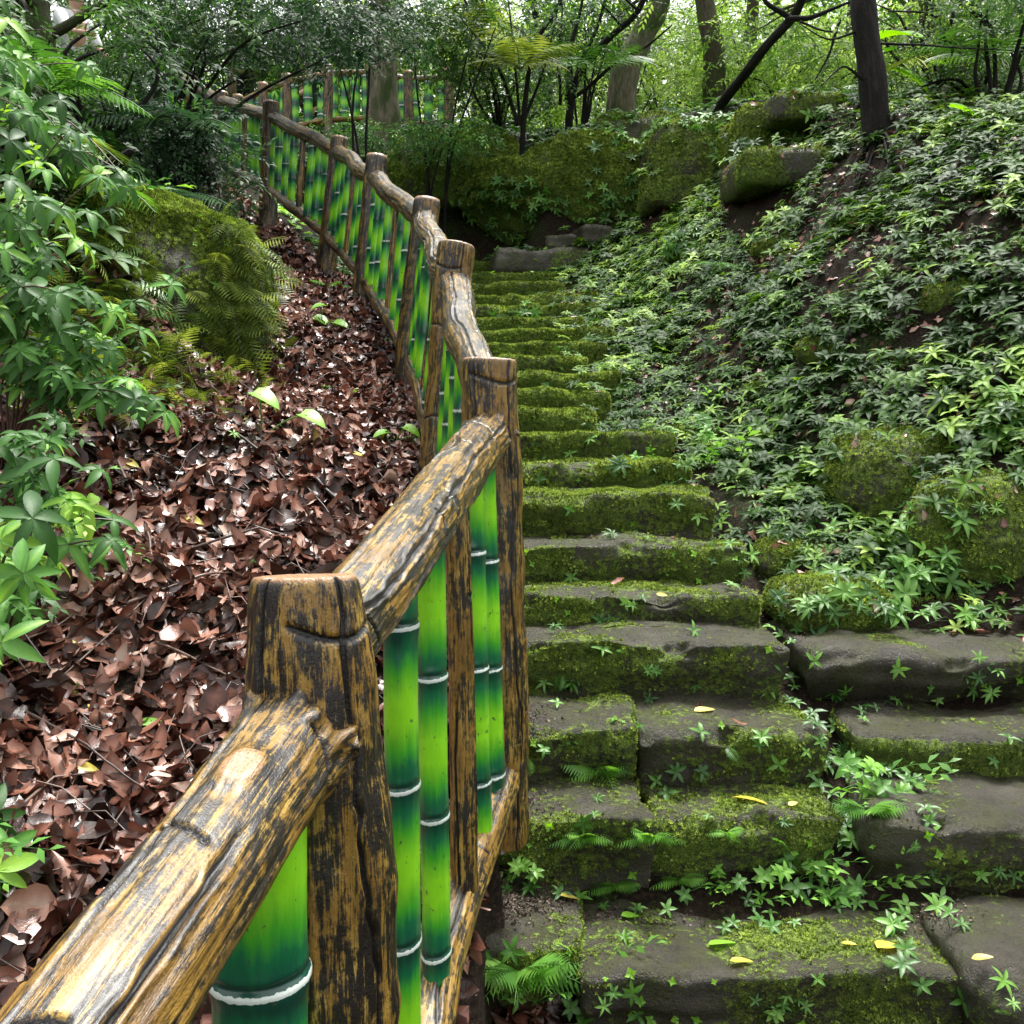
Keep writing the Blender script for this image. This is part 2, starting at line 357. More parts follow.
# ------------------------------------------------------------------ rocks and stone blocks
def boxgrid(sx, sy, sz, sp):
    """closed box surface grid, welded"""
    def lin(s): n = max(2, int(round(s / sp)) + 1); return np.linspace(-s / 2, s / 2, n)
    xs, ys, zs = lin(sx), lin(sy), lin(sz); Vs, Qs, n = [], [], 0
    def face(a, b, fn, flip):
        nonlocal n
        A, B = np.meshgrid(a, b); v = fn(A, B).reshape(-1, 3); q = grid_quads(len(a), len(b))
        if flip: q = q[:, ::-1]
        Vs.append(v); Qs.append(q + n); n += len(v)
    for s, f in ((-sz / 2, True), (sz / 2, False)): face(xs, ys, lambda A, B, s=s: np.stack([A, B, np.full_like(A, s)], -1), f)
    for s, f in ((-sy / 2, False), (sy / 2, True)): face(xs, zs, lambda A, B, s=s: np.stack([A, np.full_like(A, s), B], -1), f)
    for s, f in ((-sx / 2, True), (sx / 2, False)): face(ys, zs, lambda A, B, s=s: np.stack([np.full_like(A, s), A, B], -1), f)
    V = np.concatenate(Vs); Q = np.concatenate(Qs)
    key = np.round(V * 20000).astype(np.int64); _, idx, inv = np.unique(key, axis=0, return_index=True, return_inverse=True)
    return V[idx], inv.ravel()[Q]
def rocky(c, size, rnd_r, sp, amp, freq, seed, rot=0, cut=0, top_moss=0, side_moss=.5, undercut=0):
    V, Q = boxgrid(*size, sp); h = np.array(size) / 2
    r = rnd_r * h.min() if rnd_r <= 1 else h.min()
    if rnd_r >= 1:            # boulder: map to an ellipsoid-like shape
        u = V / h; n_ = nrm(u); k = np.abs(u).max(1, keepdims=True); V2 = n_ * k * h; V = V2 * .75 + V * .25; Nn = nrm(V / h ** 2)
    else:
        inner = np.clip(V, -(h - r), h - r); Nn = nrm(V - inner); V = inner + Nn * r
    P = V + np.array(c) * 3.1 + seed
    lowf = fbm(P * freq, 2, seed); d = amp * lowf * 1.6 + amp * .5 * fbm(P * freq * 3.3, 3, seed + 5) + amp * .3 * fbm(P * freq * 12, 3, seed + 8)
    if cut:                   # chiselled facets
        d = d - amp * cut * np.abs(vnoise(P * freq * 1.4, seed + 3))
    V = V + Nn * d[:, None]
    if undercut:
        t = sstep(.15, .85, (h[2] - V[:, 2]) / size[2]); fr = V[:, 1] < 0
        V[:, 1] += np.where(fr, undercut * t * (.6 + .9 * (vnoise(P * 2.2, seed + 11) * .5 + .5)), 0)
        V[:, 0] *= 1 - .05 * t
        eg = np.exp(-((h[2] - V[:, 2]) / .035) ** 2) * sstep(.12, .0, V[:, 1] + h[1]); ch = np.maximum(0, fbm(P * np.array([7, 7, 9]), 3, seed + 41) - .08) * eg; V[:, 1] += ch * .11; V[:, 2] -= ch * .10
        ly = vnoise(np.stack([P[:, 0] * 1.5, P[:, 0] * 0, P[:, 2] * 26], -1), seed + 43); V[:, 1] += np.where(V[:, 1] < -h[1] * .5, .012 * ly, 0)
        V[:, 2] += .02 * vnoise(P * np.array([3, 1.5, 1]), seed + 21) + .012 * vnoise(P * np.array([9, 5, 3]), seed + 23)
        V[:, 1] += np.where(V[:, 1] < 0, 1, .3) * (.035 * vnoise(P * np.array([2.4, 0, .7]), seed + 25) + .018 * vnoise(P * np.array([9, 0, 6]), seed + 27))
        V[:, 0] += .03 * vnoise(P * np.array([0, 5, 4]), seed + 29)
    moss = np.clip(np.where(Nn[:, 2] > .6, top_moss, side_moss) + .75 * fbm(P * 4.2, 4, seed + 31), -.3, 1.1)
    if undercut: moss = moss - .45 * sstep(.55, .95, (h[2] - V[:, 2]) / size[2])
    cr, sr = math.cos(rot), math.sin(rot)
    V = np.stack([V[:, 0] * cr - V[:, 1] * sr, V[:, 0] * sr + V[:, 1] * cr, V[:, 2]], -1) + np.array(c)
    return V, Q, moss
def tuft_tpl():
    V, Q = [], []
    for k in range(4):
        a = k * 1.6 + .3; dx, dy = math.cos(a), math.sin(a); b = len(V)
        V += [(-dy * .22, dx * .22, 0), (dy * .22, -dx * .22, 0), (dx * .55 + dy * .1, dy * .55 - dx * .1, .8), (dx * .55 - dy * .1, dy * .55 + dx * .1, .8)]
        Q.append((b, b + 1, b + 2, b + 3))
    return np.array(V), np.array(Q)
TUFT = tuft_tpl()
def moss_on(V, Q, moss, dens, size, parent, name='moss', thr=.45, loc=None):
    a, b, c = V[Q[:, 0]], V[Q[:, 1]], V[Q[:, 3]]
    n = np.cross(b - a, c - a); ar = np.linalg.norm(n, axis=1); n = nrm(n)
    mm = moss[Q].mean(1) + .35 * fbm(V[Q[:, 0]] * 22, 2, 3)
    wgt = ar * np.clip((mm - thr) * 2.2, 0, 1) * (n[:, 2] > -.3)
    cnt = int(wgt.sum() * dens)
    if cnt < 20: return
    idx = RNG.choice(len(Q), cnt, p=wgt / wgt.sum()); u, v = RNG.random((2, cnt, 1))
    P = V[Q[idx, 0]] * (1 - u) * (1 - v) + V[Q[idx, 1]] * u * (1 - v) + V[Q[idx, 2]] * u * v + V[Q[idx, 3]] * (1 - u) * v
    up = nrm(n[idx] + .35 * RNG.normal(size=(cnt, 3)) + np.array([0, 0, .3])); x = nrm(np.cross(up, rand_unit(cnt)))
    Mx = frames(x, up, size * (.5 + RNG.random(cnt)))
    g = Bag(); g.inst(TUFT, Mx, P, np.clip(.45 + .5 * fbm(P * 14, 2, 4) + .25 * RNG.normal(size=cnt), 0, 1))
    o = g.make(name, M['moss_tuft'], parent); o['kind'] = 'stuff'
def stone_thing(name, label, cat, group, c, size, rr, sp, amp, freq, seed, dens=0, tsize=.008, **kw):
    V, Q, moss = rocky(c, size, rr, sp, amp, freq, seed, **kw)
    o = mk(name, V, Q, mat=M['stone'], attrs={'moss': moss}, solid=True, loc=c); tag(o, label, cat, group)
    if dens: moss_on(V, Q, moss, dens, tsize, o)
    return o
ORD = ['lowest', 'second', 'third', 'fourth', 'fifth', 'sixth', 'seventh', 'eighth', 'ninth', 'tenth', 'eleventh', 'twelfth', 'thirteenth',
       'fourteenth', 'fifteenth', 'sixteenth', 'seventeenth', 'eighteenth', 'nineteenth', 'twentieth', 'topmost']
#         left px, right px of each front edge (None: hidden behind the railing)
EDGE = [(590, 1075), (668, 872), (652, 850), (512, 806), (512, 776), (510, 757), (508, 737), (505, 700), (500, 655), (490, 612),
        (480, 612), (470, 610), (465, 606), (462, 606), (455, 604), (450, 600), (448, 596), (448, 592), (446, 588), (444, 582), (442, 576)]
SG = 'stone steps of the staircase'
def step(i, x0, x1, label, Y=None, dz=0, seed=0, sp=None, depth=None, rot=0, thick=None, **kw):
    Y = SY[i] if Y is None else Y; z = float(np.interp(Y, SY, SZ)) if i is None else SZ[i]; z += dz
    nxt = SY[min(i + 1, len(SY) - 1)] - SY[i] if i < len(SY) - 1 else .6
    dep = depth or nxt + .16; th = thick or (.30 if i < 4 else .26)
    near = i < 6; rot = rot + (.025 if i < 6 else .06) * math.sin(i * 2.7 + 1); x1 = x1 + (0 if i < 6 else .12 * math.sin(i * 4.1))
    lowmoss = np.interp(i, [0, 3, 6, 9], [.32, .42, .6, .95])
    kw2 = dict(top_moss=lowmoss, side_moss=np.interp(i, [0, 5, 9], [.55, .66, .8]), undercut=.05, rot=rot); kw2.update(kw)
    return stone_thing('stone_step', label, 'stone step', SG, ((x0 + x1) / 2, Y + dep / 2, z - th / 2), (x1 - x0, dep, th), .09, sp or (.014 if near else .026), .02, 2.6, 40 + i * 7 + seed,
                       dens=(22000 if i < 3 else 16000 if i < 7 else 8000), tsize=(.0075 if i < 3 else .009 if i < 7 else .013), **kw2)
for i, (a, b) in enumerate(EDGE):
    Y = SY[i]; x0, x1 = at(a, 0, Y)[0], at(b, 0, Y)[0]
    what = 'with bare wet top and mossy riser' if i < 4 else 'with moss along its riser' if i < 9 else 'wholly covered in green moss'
    lb = f'{ORD[i]} stone step of the main flight, {what}'
    if i in (1, 2): lb = f'{ORD[i]} stone step of the main flight, wide right slab, bare wet top, mossy riser'
    step(i, x0, x1, lb)
# separate slabs at the left end of the low steps
step(0, -.13, at(588, 0, 2.7)[0], 'small mossy slab left of the lowest stone step', Y=2.72, dz=.03, seed=300, rot=.05, side_moss=.85, top_moss=.45)
step(1, -.07, at(664, 0, 3.1)[0], 'narrow slab at the left end of the second stone step', dz=.015, seed=310, depth=.42, rot=-.03, top_moss=.4)
step(2, -.02, at(648, 0, 3.38)[0], 'grey green slab at the left end of the third stone step', dz=.02, seed=320, depth=.4, rot=.03, top_moss=.3)
# the blocks to the right of the flight
def block(px0, px1, py, Y, dep, th, label, seed, **kw):
    a, b = at(px0, py, Y), at(px1, py, Y); k = dict(top_moss=.25, side_moss=.55, undercut=.07); k.update(kw)
    return stone_thing('stone_block', label, 'stone block', 'stone blocks right of the flight', ((a[0] + b[0]) / 2, Y + dep / 2, a[2] - th / 2), (b[0] - a[0], dep, th), .22, .016, .026, 2.2, seed, dens=14000, tsize=.008, **k)
block(812, 1110, 652, 3.72, .62, .36, 'dark wide slab with an undercut front, topmost block right of the flight', 501, side_moss=.15, undercut=.12)
block(862, 1120, 739, 3.42, .6, .24, 'long block with a thick mossy face under the dark wide slab', 502, side_moss=.9)
block(893, 1150, 828, 3.0, .6, .34, 'block with a sloping wet top at the right edge beside the second step', 503, side_moss=.5, rot=-.12, top_moss=.2)
block(985, 1180, 985, 2.55, .5, .3, 'low dark block at the right edge in front of the lowest step', 504, side_moss=.4)
block(1000, 1100, 622, 4.3, .4, .2, 'small tan mossy stone at the right edge above the dark wide slab', 505, side_moss=.5, top_moss=.5)
BG = 'mossy boulders along the staircase'
def terr_hit(px, py):
    d = ray(px, py); Ys = np.arange(2.5, 16, .04); q = d[None] / d[1] * Ys[:, None]; hz = height(q[:, 0], q[:, 1]); k = np.where(hz > q[:, 2])[0]
    return Ys[k[0]] if len(k) else 12.
def boulder(px, py, Y, wpx, hpx, depth, label, seed, dens=6000, sink=0, rr=1, tm=.6, sm=.5, rot=0, sp=None, amp=.09, cut=.6, ts=.011, flat=False):
    if Y is None: Y = terr_hit(px, py + hpx * .3) - .05
    c = at(px, py, Y); sc = Y / 1024.0; size = (wpx * sc, depth, hpx * sc); a = amp * min(size)
    return stone_thing('boulder', label, 'boulder', BG, (float(c[0]), Y + depth / 2 * .6, float(c[2]) - sink), size, rr, sp or max(.014, max(size) / 60), a, 1.4 / max(size), seed, dens=dens, tsize=ts, top_moss=tm, side_moss=sm, rot=rot, cut=cut)
boulder(917, 486, 4.9, 158, 120, .75, 'large rounded boulder with moss speckled face right of the steps', 601, rot=.1, sm=.85, tm=.8, dens=9000)
boulder(1012, 548, 4.45, 165, 150, .8, 'big dark green boulder cut by the right edge of the photo', 602, rot=-.35, sm=.8, tm=.8, dens=9000)
boulder(1025, 450, 5.5, 110, 80, .6, 'boulder behind the big dark boulder at the right edge, under leaves', 603, sm=.8)
boulder(838, 612, 4.2, 130, 62, .55, 'low bright green mossy rock beside the fifth step', 604, tm=1, sm=.85, dens=16000)
boulder(925, 615, 4.35, 110, 50, .5, 'low mossy rock topped with herbs, right of the bright green rock', 605, tm=.95, sm=.8, dens=16000)
boulder(800, 565, 4.7, 90, 55, .45, 'flat bright moss rock at the right end of the sixth step', 606, tm=.95, sm=.8, dens=14000)
boulder(790, 468, 5.9, 120, 70, .6, 'mossy rock in the herbs left of the large rounded boulder', 607, tm=.85)
boulder(640, 432, 6.5, 60, 30, .4, 'small mossy rock at the right end of the ninth step', 608, tm=.9)
boulder(745, 436, 7.3, 120, 40, .6, 'long mossy rock among herbs above the flat bright moss rock', 609, tm=.9, dens=4000)
# rocks round the dark hollow at the top of the flight
boulder(556, 184, 12.3, 225, 118, 1.8, 'huge mossy boulder overhanging the dark hollow at the top', 610, tm=1, sm=.85, dens=7000, ts=.02, amp=.2, cut=1.2)
boulder(452, 168, 13.0, 150, 90, 1.5, 'mossy bank rock left of the huge boulder, below the shrubs', 611, tm=.95, sm=.75, dens=5000, ts=.02)
boulder(640, 150, None, 100, 70, 1.2, 'dark mossy rock right of the huge boulder', 612, rr=.6, sp=.03, tm=.9, sm=.6, dens=2500, ts=.02)
boulder(705, 160, None, 110, 75, 1.2, 'dark green rock in the wall under the leaning thin tree', 613, rr=.6, sp=.03, tm=.9, sm=.6, dens=2500, ts=.02)
boulder(785, 132, None, 95, 48, 1.0, 'smooth dark rounded rock left of the dark tree trunk', 614, rr=.6, sp=.03, tm=.95, sm=.75, dens=4000, ts=.018)
boulder(822, 112, None, 110, 28, 1.0, 'flat dark rock lying on top of the smooth rounded rock', 615, rr=.6, sp=.03, tm=.95, sm=.75, dens=4000, ts=.018)
boulder(800, 170, None, 120, 34, .9, 'mossy rock below the smooth dark rounded rock', 616, rr=.6, sp=.03, tm=.9, sm=.6, dens=2500, ts=.018)
boulder(755, 178, None, 50, 40, .6, 'small grey angular rock below the wall of boulders', 617, rr=.6, sp=.03, tm=.2, sm=.1, dens=1000, ts=.018)
boulder(680, 190, None, 70, 34, .7, 'small rounded mossy rock below the rock wall', 618, rr=.6, sp=.03, tm=.9, sm=.7, dens=2500, ts=.018)
boulder(600, 236, 11.9, 46, 17, .4, 'small pale grey stone right of the dark hollow', 619, rr=.45, rot=.3, amp=.16, sp=.02, tm=0, sm=-.1, dens=0)
boulder(565, 243, 11.8, 30, 14, .35, 'tiny pale stone at the top of the flight', 620, rr=.45, rot=-.3, amp=.16, sp=.02, tm=0, sm=-.1, dens=0)
boulder(540, 262, 11.7, 95, 26, .6, 'flat grey slab lying at the top of the flight', 621, rr=.5, rot=.15, amp=.14, sp=.02, tm=.25, sm=.3, dens=800)
boulder(715, 205, 10.9, 40, 20, .4, 'small grey stone among herbs above the steps', 622, tm=.1, sm=.1, dens=0)
# left bank
boulder(118, 285, 5.4, 255, 180, .95, 'big mound of bright yellow green moss on the left bank', 630, tm=1.1, sm=.75, dens=16000, ts=.014, rot=.5, cut=.2)
boulder(40, 345, 5.0, 220, 150, .9, 'lower mossy rock of the left bank behind the arching shrub', 634, tm=1.1, sm=.8, dens=12000, ts=.014, rot=.3, cut=.5)
boulder(345, 380, 7.4, 60, 50, .4, 'dark rock under the railing halfway up', 631, tm=.3, sm=.2, dens=1500)
boulder(420, 432, 5.3, 36, 34, .3, 'small mossy stone beside the concrete footing', 632, tm=.6, dens=4000)
boulder(385, 300, 7.2, 60, 50, .5, 'mossy rock lump under the middle of the railing', 633, tm=.6, sm=.4, dens=2500)

BANK = [(655, 335, 8, 60, 26), (745, 395, 7, 90, 34), (835, 345, 7, 80, 30), (960, 300, 6, 70, 34), (700, 440, 6, 90, 30), (860, 225, 8, 70, 30), (690, 250, 9, 70, 26), (780, 250, 9, 60, 26), (945, 165, 8, 70, 30), (620, 385, 7, 40, 22)]
ORDR = ['', 'second ', 'third ', 'fourth ', 'fifth ', 'sixth ', 'seventh ', 'eighth ', 'ninth ', 'tenth ', 'eleventh ', 'twelfth ', 'thirteenth ', 'fourteenth ', 'fifteenth ', 'sixteenth ', 'seventeenth ', 'eighteenth ']
for k_, b_ in enumerate(sorted(BANK)):
    b_ = (b_[0], b_[1], terr_hit(b_[0], b_[1]), b_[3], b_[4])
    boulder(b_[0], b_[1], b_[2] + .02, b_[3], b_[4] * 1.2, b_[3] * b_[2] / 1024 * .8, f'moss covered rock showing between the herbs of the right bank, {ORDR[k_]}' + ('leftmost' if k_ == 0 else 'from the left'), 700 + k_, tm=1, sm=.9, dens=9000, ts=.013, rot=k_ * .7, sp=.025, amp=.28, cut=1.1, sink=.03)
BV = None
def build_bvh():
    global BV
    Vs, Fs, n = [], [], 0
    for W, Q, T in ALLV:
        Vs += W.tolist(); Fs += (Q + n).tolist(); n += len(W)
    BV = BVHTree.FromPolygons(Vs, Fs)
build_bvh()
def hit(px, py):
    d = Vector(ray(px, py)).normalized(); l, n, i, t = BV.ray_cast(Vector((0, 0, 0)), d)
    if l is None: return at(px, py, 12), np.array([0, 0, 1.])
    n = np.array(n)
    if np.dot(n, np.array(d)) > 0: n = -n
    return np.array(l), n
def drop(x, y, z0=20):
    l, n, i, t = BV.ray_cast(Vector((x, y, z0)), Vector((0, 0, -1)))
    if l is None: return np.array([x, y, height(x, y)]), np.array([0, 0, 1.])
    n = np.array(n); return np.array(l), (n if n[2] > 0 else -n)
# ------------------------------------------------------------------ the painted concrete railing
def tube_frames(C):
    T = np.gradient(C, axis=0); T = nrm(T); ref = np.array([0, 0, 1.0]) if abs(T[0][2]) < .8 else np.array([1.0, 0, 0])
    A = [nrm(np.cross(T[0], ref))]
    for t in T[1:]:
        a = A[-1] - t * np.dot(A[-1], t); A.append(nrm(a))
    A = np.array(A); return T, A, np.cross(T, A)
def log(name, p0, p1, r0, r1, seed, parent, na=64, dv=.012, wav=.01, nlong=4, ncross=5, knots=(), torn0=0, torn1=0, cap=(False, False), flare=0, a0=None, el=1.0, dark=0, rf=None, tilt=0, cdepth=.008, cw=.0038, bulge=.05):
    p0, p1 = np.array(p0, float), np.array(p1, float); Ln = np.linalg.norm(p1 - p0); nv = max(6, int(Ln / dv)); rg = np.random.default_rng(seed)
    v = np.linspace(0, Ln, nv); t = v / Ln
    C = p0 + (p1 - p0) * t[:, None]
    wv = np.stack([vnoise(np.stack([v * 2.1 + seed, np.full(nv, k * 9.1), v * 0], -1), 3) for k in range(3)], -1) * wav * np.sin(np.pi * np.clip(t, .001, .999))[:, None] ** .5
    C = C + wv
    T, A, B = tube_frames(C); a = np.linspace(0, 2 * np.pi, na, endpoint=False)
    r = (r0 + (r1 - r0) * t)[:, None] * np.ones(na)[None]
    if rf: r = np.interp(t, [q_[0] for q_ in rf], [q_[1] for q_ in rf])[:, None] * np.ones(na)[None]
    Vv, Aa = v[:, None] * np.ones(na)[None], np.ones(nv)[:, None] * a[None]
    cs, sn = np.cos(Aa), np.sin(Aa); q = np.stack([cs * r, sn * r, Vv + seed * 1.7], -1)
    d = bulge * r * fbm(q * 9, 2, seed) * 1.6 + .0022 * vnoise(q * np.array([90, 90, 7]), seed + 1) + .0009 * vnoise(q * np.array([210, 210, 16]), seed + 2)
    crk = np.zeros_like(d); angs = []
    for k in range(nlong):
        ac = 2 * np.pi * (k + .35 * rg.random()) / nlong + (a0 or 0); amp_ = .16 + .1 * rg.random()
        path = ac + amp_ * vnoise(np.stack([v * 5 + k * 13.3, v * 0 + seed, v * 0], -1), 8) + .03 * vnoise(np.stack([v * 40, v * 0 + k, v * 0], -1), 9)
        angs.append(path); da = (Aa - path[:, None] + np.pi) % (2 * np.pi) - np.pi; dist = np.abs(da) * r
        wk = cw * (1 + .5 * vnoise(q * 25, 6)); on = sstep(-.75, -.4, vnoise(np.stack([Vv * 1.6 + k * 7, Vv * 0, Vv * 0 + seed], -1), 10))
        g = np.exp(-(dist / wk) ** 2) * on; crk = np.maximum(crk, g); d = d + .0022 * np.exp(-((dist - 2.2 * wk) / wk) ** 2) * on
    for k in range(ncross):
        vc = Ln * (k + .2 + .6 * rg.random()) / max(1, ncross); ac = rg.random() * 2 * np.pi; hw = .6 + .6 * rg.random()
        da = (Aa - ac + np.pi) % (2 * np.pi) - np.pi; dist = np.abs(Vv - vc - .014 * np.sin(da * 2 + k)); g = np.exp(-(dist / cw) ** 2) * sstep(hw + .1, hw - .1, np.abs(da))
        crk = np.maximum(crk, g)
    d = d - cdepth * crk
    capa = np.zeros_like(d)
    for kv, ka, kr, kh in knots:
        if ka is None: kk = int(kv / Ln * (nv - 1)); ka = math.atan2(np.dot(B[kk], [.1, -.35, 1]), np.dot(A[kk], [.1, -.35, 1]))
        da = ((Aa - ka + np.pi) % (2 * np.pi) - np.pi) * r; rr = np.sqrt((da / kr) ** 2 + ((Vv - kv) / (kr * 1.5)) ** 2); bump_ = kh * np.exp(-np.maximum(rr - .45, 0) ** 2 * 3)
        d = d + bump_; d = np.where(rr < 1.15, np.minimum(d, kh * .93), d); capa = np.maximum(capa, sstep(.82, .7, rr)); crk = crk * sstep(.6, 1., rr)
    if torn0: g = np.exp(-Vv / .05); d = d + g * torn0 * (.4 + vnoise(q * np.array([70, 70, 25]), seed + 4))
    if torn1: g = np.exp(-(Ln - Vv) / .05); d = d + g * torn1 * (.4 + vnoise(q * np.array([70, 70, 25]), seed + 4))
    if flare: d = d + flare * np.exp(-Vv / .12)
    for s_, sgn in ((cap[0], 0), (cap[1], 1)):
        if s_:
            e = (Ln - Vv) if sgn else Vv; d = d - .006 * np.exp(-(e / .006)); capa = np.maximum(capa, sstep(.008, .0, e))
    rr = r + d
    V = C[:, None] + (cs * rr)[..., None] * A[:, None] + (sn * rr * el)[..., None] * B[:, None]
    if tilt: V[..., 2] -= (V[..., 1] - C[:, None, 1]) * tilt * sstep(.9, 1, t)[:, None]
    V = V.reshape(-1, 3); LC = np.stack([cs * rr, sn * rr, Vv + seed * 1.7], -1).reshape(-1, 3)
    if torn1:
        V.reshape(nv, na, 3)[-1] += T[-1] * (.02 * vnoise(q[-1] * 60, 12))[:, None]
    i = np.arange(nv * na).reshape(nv, na); j = np.roll(i, -1, 1)
    Q = np.stack([i[:-1], j[:-1], j[1:], i[1:]], -1).reshape(-1, 4)
    crk, capa = crk.ravel(), capa.ravel(); Vx, LCx, Cx, Kx, T3 = [V], [LC], [capa], [crk], []
    n = len(V)
    for e, s_ in ((0, cap[0]), (-1, cap[1])):
        ring = i[e]; prev = ring
        for f in (.8, .5, .2):
            nr = C[e] + (V[ring] - C[e]) * f; jit = T[e] * (.0025 * vnoise(nr * 60, 2))[:, None]
            Vx.append(nr + jit); LCx.append(LC[ring] * np.array([f, f, 1])); Cx.append(np.full(na, 1. if s_ else 0)); Kx.append(np.zeros(na))
            cur = np.arange(na) + n; n += na; q_ = np.stack([prev, np.roll(prev, -1), np.roll(cur, -1), cur], -1)
            Q = np.concatenate([Q, q_ if e == -1 else q_[:, ::-1]]); prev = cur
        Vx.append(C[e][None]); LCx.append(np.array([[0, 0, LC[ring][0][2]]])); Cx.append([1. if s_ else 0]); Kx.append([0.]); c = n; n += 1
        tt = np.stack([prev, np.roll(prev, -1), np.full(na, c)], -1); T3.append(tt if e == -1 else tt[:, ::-1])
    V = np.concatenate(Vx)
    return mk(name, V, Q, np.concatenate(T3), mat=M['log'], parent=parent, attrs={'crk': np.concatenate(Kx), 'cap': np.concatenate(Cx), 'dark': np.full(len(V), float(dark))}, vecs={'lc': np.concatenate(LCx)})
def bamboo(p0, p1, r, el, dirx, seed, parent, na=28, dv=.008, node=.29, off=None, name='bamboo_pole'):
    p0, p1 = np.array(p0, float), np.array(p1, float); Ln = np.linalg.norm(p1 - p0); nv = max(8, int(Ln / dv)); rg = np.random.default_rng(seed)
    v = np.linspace(0, Ln, nv); T = (p1 - p0) / Ln; A = nrm(dirx - T * np.dot(dirx, T)); B = np.cross(T, A)
    off = rg.random() * node if off is None else off
    dn = np.abs((v - off + node / 2) % node - node / 2)
    C = p0 + T * v[:, None] + A * (.004 * vnoise(np.stack([v * 4 + seed, v * 0, v * 0], -1), 2))[:, None]
    a = np.linspace(0, 2 * np.pi, na, endpoint=False); Vv = v[:, None] * np.ones(na); Aa = a[None] * np.ones((nv, 1)); cs, sn = np.cos(Aa), np.sin(Aa)
    q = np.stack([cs * r, sn * r, Vv + seed * 2.3], -1)
    DN = np.abs((Vv - off + .003 * np.sin(Aa * 2 + seed) + .0025 * vnoise(q * 60, 4) + node / 2) % node - node / 2)
    side = ((Vv - off + node / 2) % node - node / 2)
    rr = r * (1 + .10 * np.exp(-(DN / .018) ** 2) - .10 * np.exp(-((side - .010) / .0045) ** 2)) + .0012 * fbm(q * 30, 2, seed)
    V = C[:, None] + (cs * rr)[..., None] * A + (sn * rr * el)[..., None] * B
    i = np.arange(nv * na).reshape(nv, na); j = np.roll(i, -1, 1); Q = np.stack([i[:-1], j[:-1], j[1:], i[1:]], -1).reshape(-1, 4)
    ring = .92 * np.exp(-((side - .001) / .0042) ** 4); crk = .8 * np.exp(-((side - .012) / .004) ** 2)
    V = V.reshape(-1, 3); n = len(V); V = np.concatenate([V, p0[None], p1[None]])
    T3 = np.concatenate([np.stack([j[0], i[0], np.full(na, n)], -1), np.stack([i[-1], j[-1], np.full(na, n + 1)], -1)])
    ex = lambda x, k=0.: np.concatenate([x.ravel(), [k, k]])
    lc = np.concatenate([q.reshape(-1, 3), [[0, 0, 0], [0, 0, 0]]])
    return mk(name, V, Q, T3, mat=M['bamboo'], parent=parent, attrs={'nd': ex(np.clip(DN / (node / 2), 0, 1)), 'ring': ex(ring), 'crk': ex(crk)}, vecs={'lc': lc})

def lerp(a, b, t): return a + (b - a) * t
railing = empty('railing', PB[1]); tag(railing, 'long railing of painted concrete logs filled with green bamboo poles, beside the stone steps', 'railing')
def on_post(i, px, py):
    """point on the axis of post i at image height py"""
    Y = POSTS[i][4]; z = at(px, py, Y)[2]; t = (z - PB[i][2]) / (PT[i][2] - PB[i][2]); return lerp(PB[i], PT[i], t)
TOPR = [None, on_post(1, 340, 668), on_post(2, 485, 432), on_post(3, 455, 283), on_post(4, 424, 219), on_post(5, 373, 178), on_post(6, 338, 152), on_post(7, 271, 117), on_post(8, 221, 101), on_post(9, 158, 68)]
BOTR = [None, None, on_post(2, 500, 765), on_post(3, 440, 450), on_post(4, 411, 358), on_post(5, 366, 279), on_post(6, 327, 236), on_post(7, 266, 188), on_post(8, 221, 165), on_post(9, 158, 130)]
near = at(104, 1008, .82); T1B = on_post(1, 320, 722)
TOPR[0] = T1B + (near - T1B) * ((1.3 + .1) / (1.3 - .82)); PT[0] = np.array([TOPR[0][0], TOPR[0][1], TOPR[0][2] + .14]); PB[0] = PT[0] - np.array([0, 0, 1.55])
BOTR[2] = BOTR[2] + np.array([.02, 0, 0]); _b = at(436, 1000, 2.03); BOTR[1] = BOTR[2] + (_b - BOTR[2]) * (1.55 / (2.85 - 2.03)); BOTR[0] = np.array([PB[0][0], PB[0][1], BOTR[1][2] - .36 * 1.4])
NP = len(POSTS)
for i in range(NP):
    close = i in (1, 2); r = [.075, .075, .077, .079, .077, .074, .072, .076, .076, .075][i]
    base = PB[i] + (PB[i] - PT[i]) * .12
    log('post', base, PT[i], r * 1.16, r * .97, 11 + i, railing, na=200 if i == 1 else 128 if i < 4 else 40, dv=.0032 if i == 1 else .006 if i < 4 else .02, wav=.008, nlong=5, ncross=6 if i == 1 else 5,
        cap=(False, True), a0=.3 + i, rf=([(0, .1), (.75, .1), (.88, .088), (1, .07)] if i == 1 else None), tilt=(.13 if i == 1 else 0), dark=(.03 if i == 1 else .025 if i in (2, 3) else .045))
    if i in (4, 5, 6, 7):     # concrete footing
        V, Q, mo = rocky((0, 0, 0), (.22, .22, .26), .45, .02, .012, 4, 60 + i); V[:, :2] *= (1 - .9 * (V[:, 2:3]))
        fc = PB[i] + np.array([0.0, -.0, -.10]); f = mk('footing', V + fc, Q, mat=M['concrete' if i == 4 else 'stone'], parent=railing, attrs={'moss': np.full(len(V), .3)})

